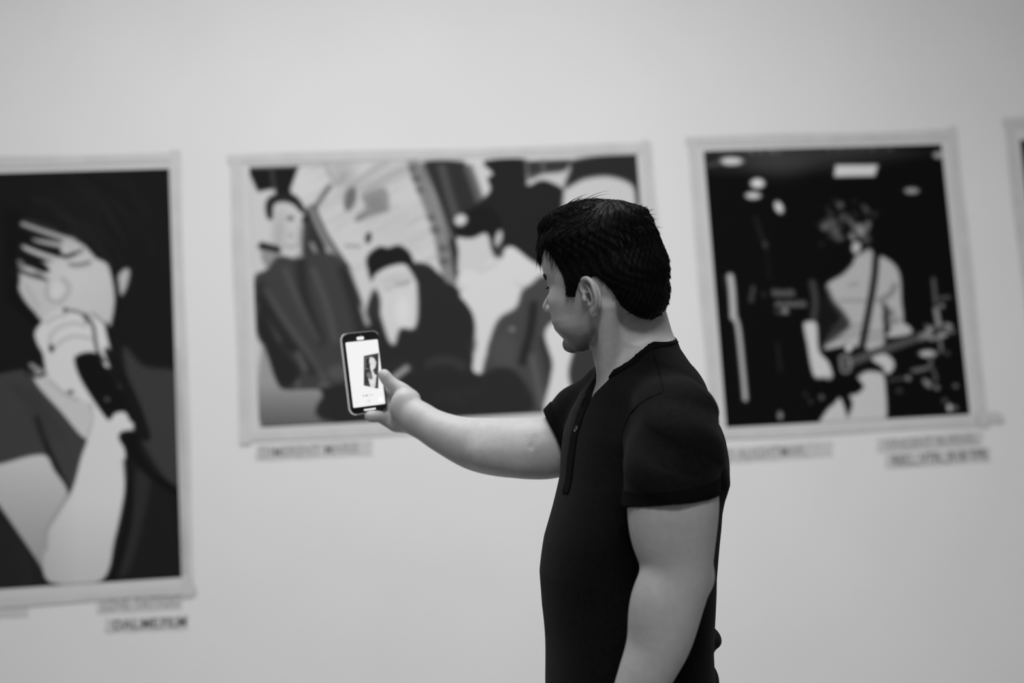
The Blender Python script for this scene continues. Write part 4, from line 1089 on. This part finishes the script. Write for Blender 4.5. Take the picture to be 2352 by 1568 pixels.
ring_part('sleeve_hem', lambda P: np.maximum(np.abs((P-hemF_c)@hemF_n+.010)-.0095, P[:, 0]-C(1296, 0, 2.45)[0]), .0016, M_rib, shirt, fh_lo, fh_hi)
# sewn seams: sleeve head and shoulder yoke
for pts in ([(1520, 903), (1490, 915), (1462, 935), (1442, 962), (1430, 1000), (1428, 1040)], [(1501, 812), (1510, 838), (1518, 868), (1524, 900)]):
    path = []
    for (a_, b_) in spl(pts, False, 5):
        t = np.linspace(2.0, 2.5, 500); Pts = np.stack([(a_-1176)/FPX*t, (784-b_)/FPX*t, t], 1); s_ = shirt_solid(Pts); k = int(np.argmax(s_ < 0)); path.append(Pts[k])
    path = np.array(path); V = []; F = []; n = 6
    for k in range(len(path)):
        d_ = nrm(path[min(k+1, len(path)-1)]-path[max(k-1, 0)]); a1 = nrm(np.cross(d_, [0, 0, 1])); a2 = np.cross(d_, a1)
        for j in range(n): V.append(path[k]+(a1*math.cos(j*1.0472)*1.6+a2*math.sin(j*1.0472)*.8)*.0010)
    for k in range(len(path)-1):
        for j in range(n): F.append((k*n+j, k*n+(j+1) % n, (k+1)*n+(j+1) % n, (k+1)*n+j))
    mesh_obj('seam', CAM+np.array(V)@AX, F, M_rib, shirt, True)
# buttons on the placket
for (bx_, by_) in ((1324, 985),):
    z0 = 2.1
    t = np.linspace(2.1, 2.6, 900); Pts = np.stack([(bx_-1176)/FPX*t, (784-by_)/FPX*t, t], 1); s_ = shirt_solid(Pts, .0022); k = int(np.argmax(s_ < 0)); P1 = Pts[k] if s_[k] < 0 else C(bx_, by_, 2.33)
    e = 1e-3; g = nrm([(shirt_solid(P1[None]+np.eye(3)[i]*e, .0022)-shirt_solid(P1[None], .0022))[0] for i in range(3)])
    t1 = nrm(np.cross(g, [0, 1, 0])); t2 = np.cross(g, t1); V = []; F = []; n = 24
    prof = [(.0, .0006), (.0036, .0006), (.0044, .0016), (.0054, .0016), (.0058, .0004), (.0056, -.0014)]
    for (r_, z_) in prof[1:]:
        for j in range(n): a_ = 2*math.pi*j/n; V.append(P1+t1*r_*math.cos(a_)+t2*r_*math.sin(a_)+g*(z_+.0006))
    for i in range(4):
        for j in range(n): F.append((i*n+j, i*n+(j+1) % n, (i+1)*n+(j+1) % n, (i+1)*n+j))
    F.append(tuple(range(n))); F.append(tuple(range(5*n-1, 4*n-1, -1)))
    mesh_obj('button', CAM+np.array(V)@AX, F, M_button, shirt, False)

# ---- trousers and shoes (below the picture)
hipw = at(1452, 1640, 2.33); fx, fy = (TF@AX)[0], (TF@AX)[1]; f2 = nrm([fx, fy]); l2 = np.array([-f2[1], f2[0]])
if (TN@AX)[0]*l2[0]+(TN@AX)[1]*l2[1] < 0: l2 = -l2
def wp(fw_, la, z_): return np.array([hipw[0]+f2[0]*fw_+l2[0]*la, hipw[1]+f2[1]*fw_+l2[1]*la, z_])
def pants(P):
    d = ell(P, wp(.0, 0, .92), (.150, .172, .150))
    for s in (1, -1):
        lg = tube_spline([(wp(0, s*.085, .88), .098), (wp(.01, s*.095, .70), .088), (wp(.02, s*.105, .50), .066), (wp(0, s*.11, .30), .062), (wp(-.01, s*.115, .09), .056)], 3)
        d = su(d, chain(P, lg, .02), .03)
    return np.maximum(np.maximum(d+.0015*np.sin(P[:, 2]*55+P[:, 0]*20), P[:, 2]-1.00), .045-P[:, 2])
V, Q = polygonise(pants, (hipw[0]-.35, hipw[1]-.35, 0), (hipw[0]+.35, hipw[1]+.35, 1.06), .006)
mesh_obj('trousers', V, Q, M_jeans, man, True)
for s in (1, -1):
    a_, b_ = wp(-.05, s*.115, .05), wp(.13, s*.125, .038)
    f = lambda P: np.maximum(su(cone(P, a_, b_, .046, .040), cone(P, wp(-.015, s*.115, .09), wp(-.02, s*.115, .12), .046, .045), .03), .012-P[:, 2])
    V, Q = polygonise(f, np.minimum(a_, b_)-.08, np.maximum(a_, b_)+np.array([.08, .08, .14]), .004)
    shoe = mesh_obj('shoe', V, Q, M_shoe, man, True)
    f = lambda P: np.maximum(cone(P, a_*[1, 1, 0]+[0, 0, .02], b_*[1, 1, 0]+[0, 0, .02], .049, .043), np.maximum(-P[:, 2], P[:, 2]-.018))
    V, Q = polygonise(f, np.minimum(a_, b_)-.08, np.maximum(a_, b_)+.08, .004); mesh_obj('sole', V, Q, M_sole, shoe, False)
# ---------------------------------------------------------------- the phone
phone = empty('smartphone', tuple(CAM+PHC@AX), 'smartphone in a clear case, lit screen showing a poster, held up in the man\'s hand', 'phone')
def rr(w, h, r, n=8):
    P_ = []
    for cx_, cy_, a0 in ((w/2-r, h/2-r, 0), (-w/2+r, h/2-r, 90), (-w/2+r, -h/2+r, 180), (w/2-r, -h/2+r, 270)):
        for k in range(n+1): a_ = math.radians(a0+90*k/n); P_.append((cx_+r*math.cos(a_), cy_+r*math.sin(a_)))
    return P_
def slab(name, loops, m_, parent, smooth=False, close=True):
    """loops: list of (outline, n) from back to front"""
    V = []; F = []; k = len(loops[0][0])
    for pts, n_ in loops:
        for (a_, b_) in pts: V.append(CAM+ph(a_, b_, n_)@AX)
    for i in range(len(loops)-1):
        for j in range(k): F.append((i*k+j, i*k+(j+1) % k, (i+1)*k+(j+1) % k, (i+1)*k+j))
    if close: F.append(tuple(range(k-1, -1, -1))); F.append(tuple(range((len(loops)-1)*k, len(loops)*k)))
    else:
        for j in range(k): F.append(((len(loops)-1)*k+j, (len(loops)-1)*k+(j+1) % k, (j+1) % k, j))
    return mesh_obj(name, V, F, m_, parent, smooth)
W_, H_ = .0715, .1480
slab('body', [(rr(W_-.002, H_-.002, .011), -.0078), (rr(W_, H_, .012), -.0068), (rr(W_, H_, .012), -.0010), (rr(W_-.0015, H_-.0015, .0112), 0)], M_phone, phone)
slab('case', [(rr(W_+.001, H_+.001, .0125), -.0006), (rr(W_+.001, H_+.001, .0125), .0008), (rr(W_+.0045, H_+.0045, .014), .0006), (rr(W_+.005, H_+.005, .0145), -.0080), (rr(W_+.003, H_+.003, .0135), -.0098),
              (rr(W_-.02, H_-.02, .006), -.0098), (rr(W_-.02, H_-.02, .006), -.0084), (rr(W_+.001, H_+.001, .0125), -.0084)], M_case, phone, close=False)
# camera view on the screen
def quad_tex(name, w, h, cu, cv_, n_, tone_fn, m_, parent, res=.0006):
    nx, ny = int(w/res), int(h/res); U, Vv = np.meshgrid(np.linspace(-w/2, w/2, nx), np.linspace(h/2, -h/2, ny))
    r_ = .0022; qx = np.maximum(np.abs(U)-(w/2-r_), 0); qy = np.maximum(np.abs(Vv)-(h/2-r_), 0); k = np.maximum(1, np.sqrt(qx**2+qy**2)/r_)
    Ux = np.sign(U)*(np.minimum(np.abs(U), w/2-r_)+qx/k); Vx = np.sign(Vv)*(np.minimum(np.abs(Vv), h/2-r_)+qy/k)
    G = PHC+(cu+Ux)[..., None]*pr+(cv_+Vx)[..., None]*pu+n_*pn; W = CAM+G.reshape(-1, 3)@AX
    idx = np.arange(nx*ny).reshape(ny, nx); F = np.stack([idx[:-1, :-1], idx[1:, :-1], idx[1:, 1:], idx[:-1, 1:]], -1).reshape(-1, 4)
    o = mesh_obj(name, W, F, m_, parent); set_tone(o, tone_fn(U.ravel()/w+.5, .5-Vv.ravel()/h)); return o
def view_tone(u, v):
    """u, v in 0..1 from the top left of the lit area; a white wall and the next poster"""
    g = np.full(u.shape, .95)
    # poster quad in (u, v)
    A = np.array([(.535, .245), (.985, .225), (.885, .735), (.40, .66)])
    A = np.array([(.515, .235), (.975, .215), (.835, .755), (.405, .680)])
    S = 1000
    def soft(pts, val, s=.012, al=1.0):
        nonlocal g
        Pg = np.array(pts); d = poly2(u, v*2.1, Pg*np.array([1, 2.1])); a_ = np.clip(.5-d/(2*s), 0, 1)*al; g = g*(1-a_)+val*a_
    def B(s, t):                               # bilinear position on the poster
        return (1-s)*(1-t)*A[0]+s*(1-t)*A[1]+s*t*A[2]+(1-s)*t*A[3]
    soft([B(0, 0), B(1, 0), B(1, 1), B(0, 1)], .18)
    soft([B(.42, .07), B(.7, .12), B(.85, .25), B(.8, .4), B(.62, .48), B(.75, .6), B(.9, .62), B(.85, .7), B(.8, .95), B(.72, 1.0), B(.45, 1.0), B(.3, .75), B(.4, .68), B(.6, .75), B(.55, .6), B(.42, .42), B(.42, .3), B(.34, .2)], .88)
    soft([B(.15, .62), B(.3, .55), B(.5, .58), B(.58, .68), B(.5, .78), B(.25, .72)], .45)
    soft([B(.22, .12), B(.34, .1), B(.36, .35), B(.30, .45), B(.2, .3)], .12)
    for t in (.28, .55, .93): soft([B(0, t), B(1, t-.03), B(1, t-.01), B(0, t+.02)], .6, .01, .35)
    for s in (.36, .72): soft([B(s, 0), B(s+.02, 0), B(s+.02, 1), B(s, 1)], .5, .01, .3)
    # focus square, zoom row and buttons
    for (a_, b_, c_, d_) in ((.10, .07, .62, .085), (.10, .07, .13, .45), (.59, .07, .62, .2), (.10, .43, .3, .45)):
        soft([B(a_, b_), B(c_, b_), B(c_, d_), B(a_, d_)], .75, .01, .8)
    for (a_, r_, v_) in ((.36, .022, .62), (.455, .030, .45), (.56, .020, .75), (.64, .020, .78)):
        d = np.abs(np.hypot(u-a_, (v-.838)*2.1)-r_*.8); g[:] = np.where(d < .012, g*.3+v_*.7, g)
    d = np.hypot(u-.50, (v-.925)*2.1); g[:] = np.where(d < .075, g*.3+.91*.7, g); g[:] = np.where(d < .02, .78, g)
    d = np.hypot(u-.87, (v-.925)*2.1); g[:] = np.where(d < .075, 1.0, g)
    return np.where(g <= .04045, g/12.92, ((g+.055)/1.055)**2.4)
quad_tex('screen', .0655, .1215, .0010, -.0018, .0004, view_tone, M_screen, phone)
def bar(name, cu, cv_, w, h, m_):
    return slab(name, [([(a_+cu, b_+cv_) for a_, b_ in rr(w, h, min(w, h)*.45, 5)], .0001), ([(a_+cu, b_+cv_) for a_, b_ in rr(w, h, min(w, h)*.45, 5)], .0005)], m_, phone)
bar('status_light', -.0010, .0640, .0150, .0062, M_lit)
bar('home_bar', .0010, -.0690, .0240, .0030, M_lit)
bar('front_camera', .0005, .0705, .0026, .0026, M_camera)
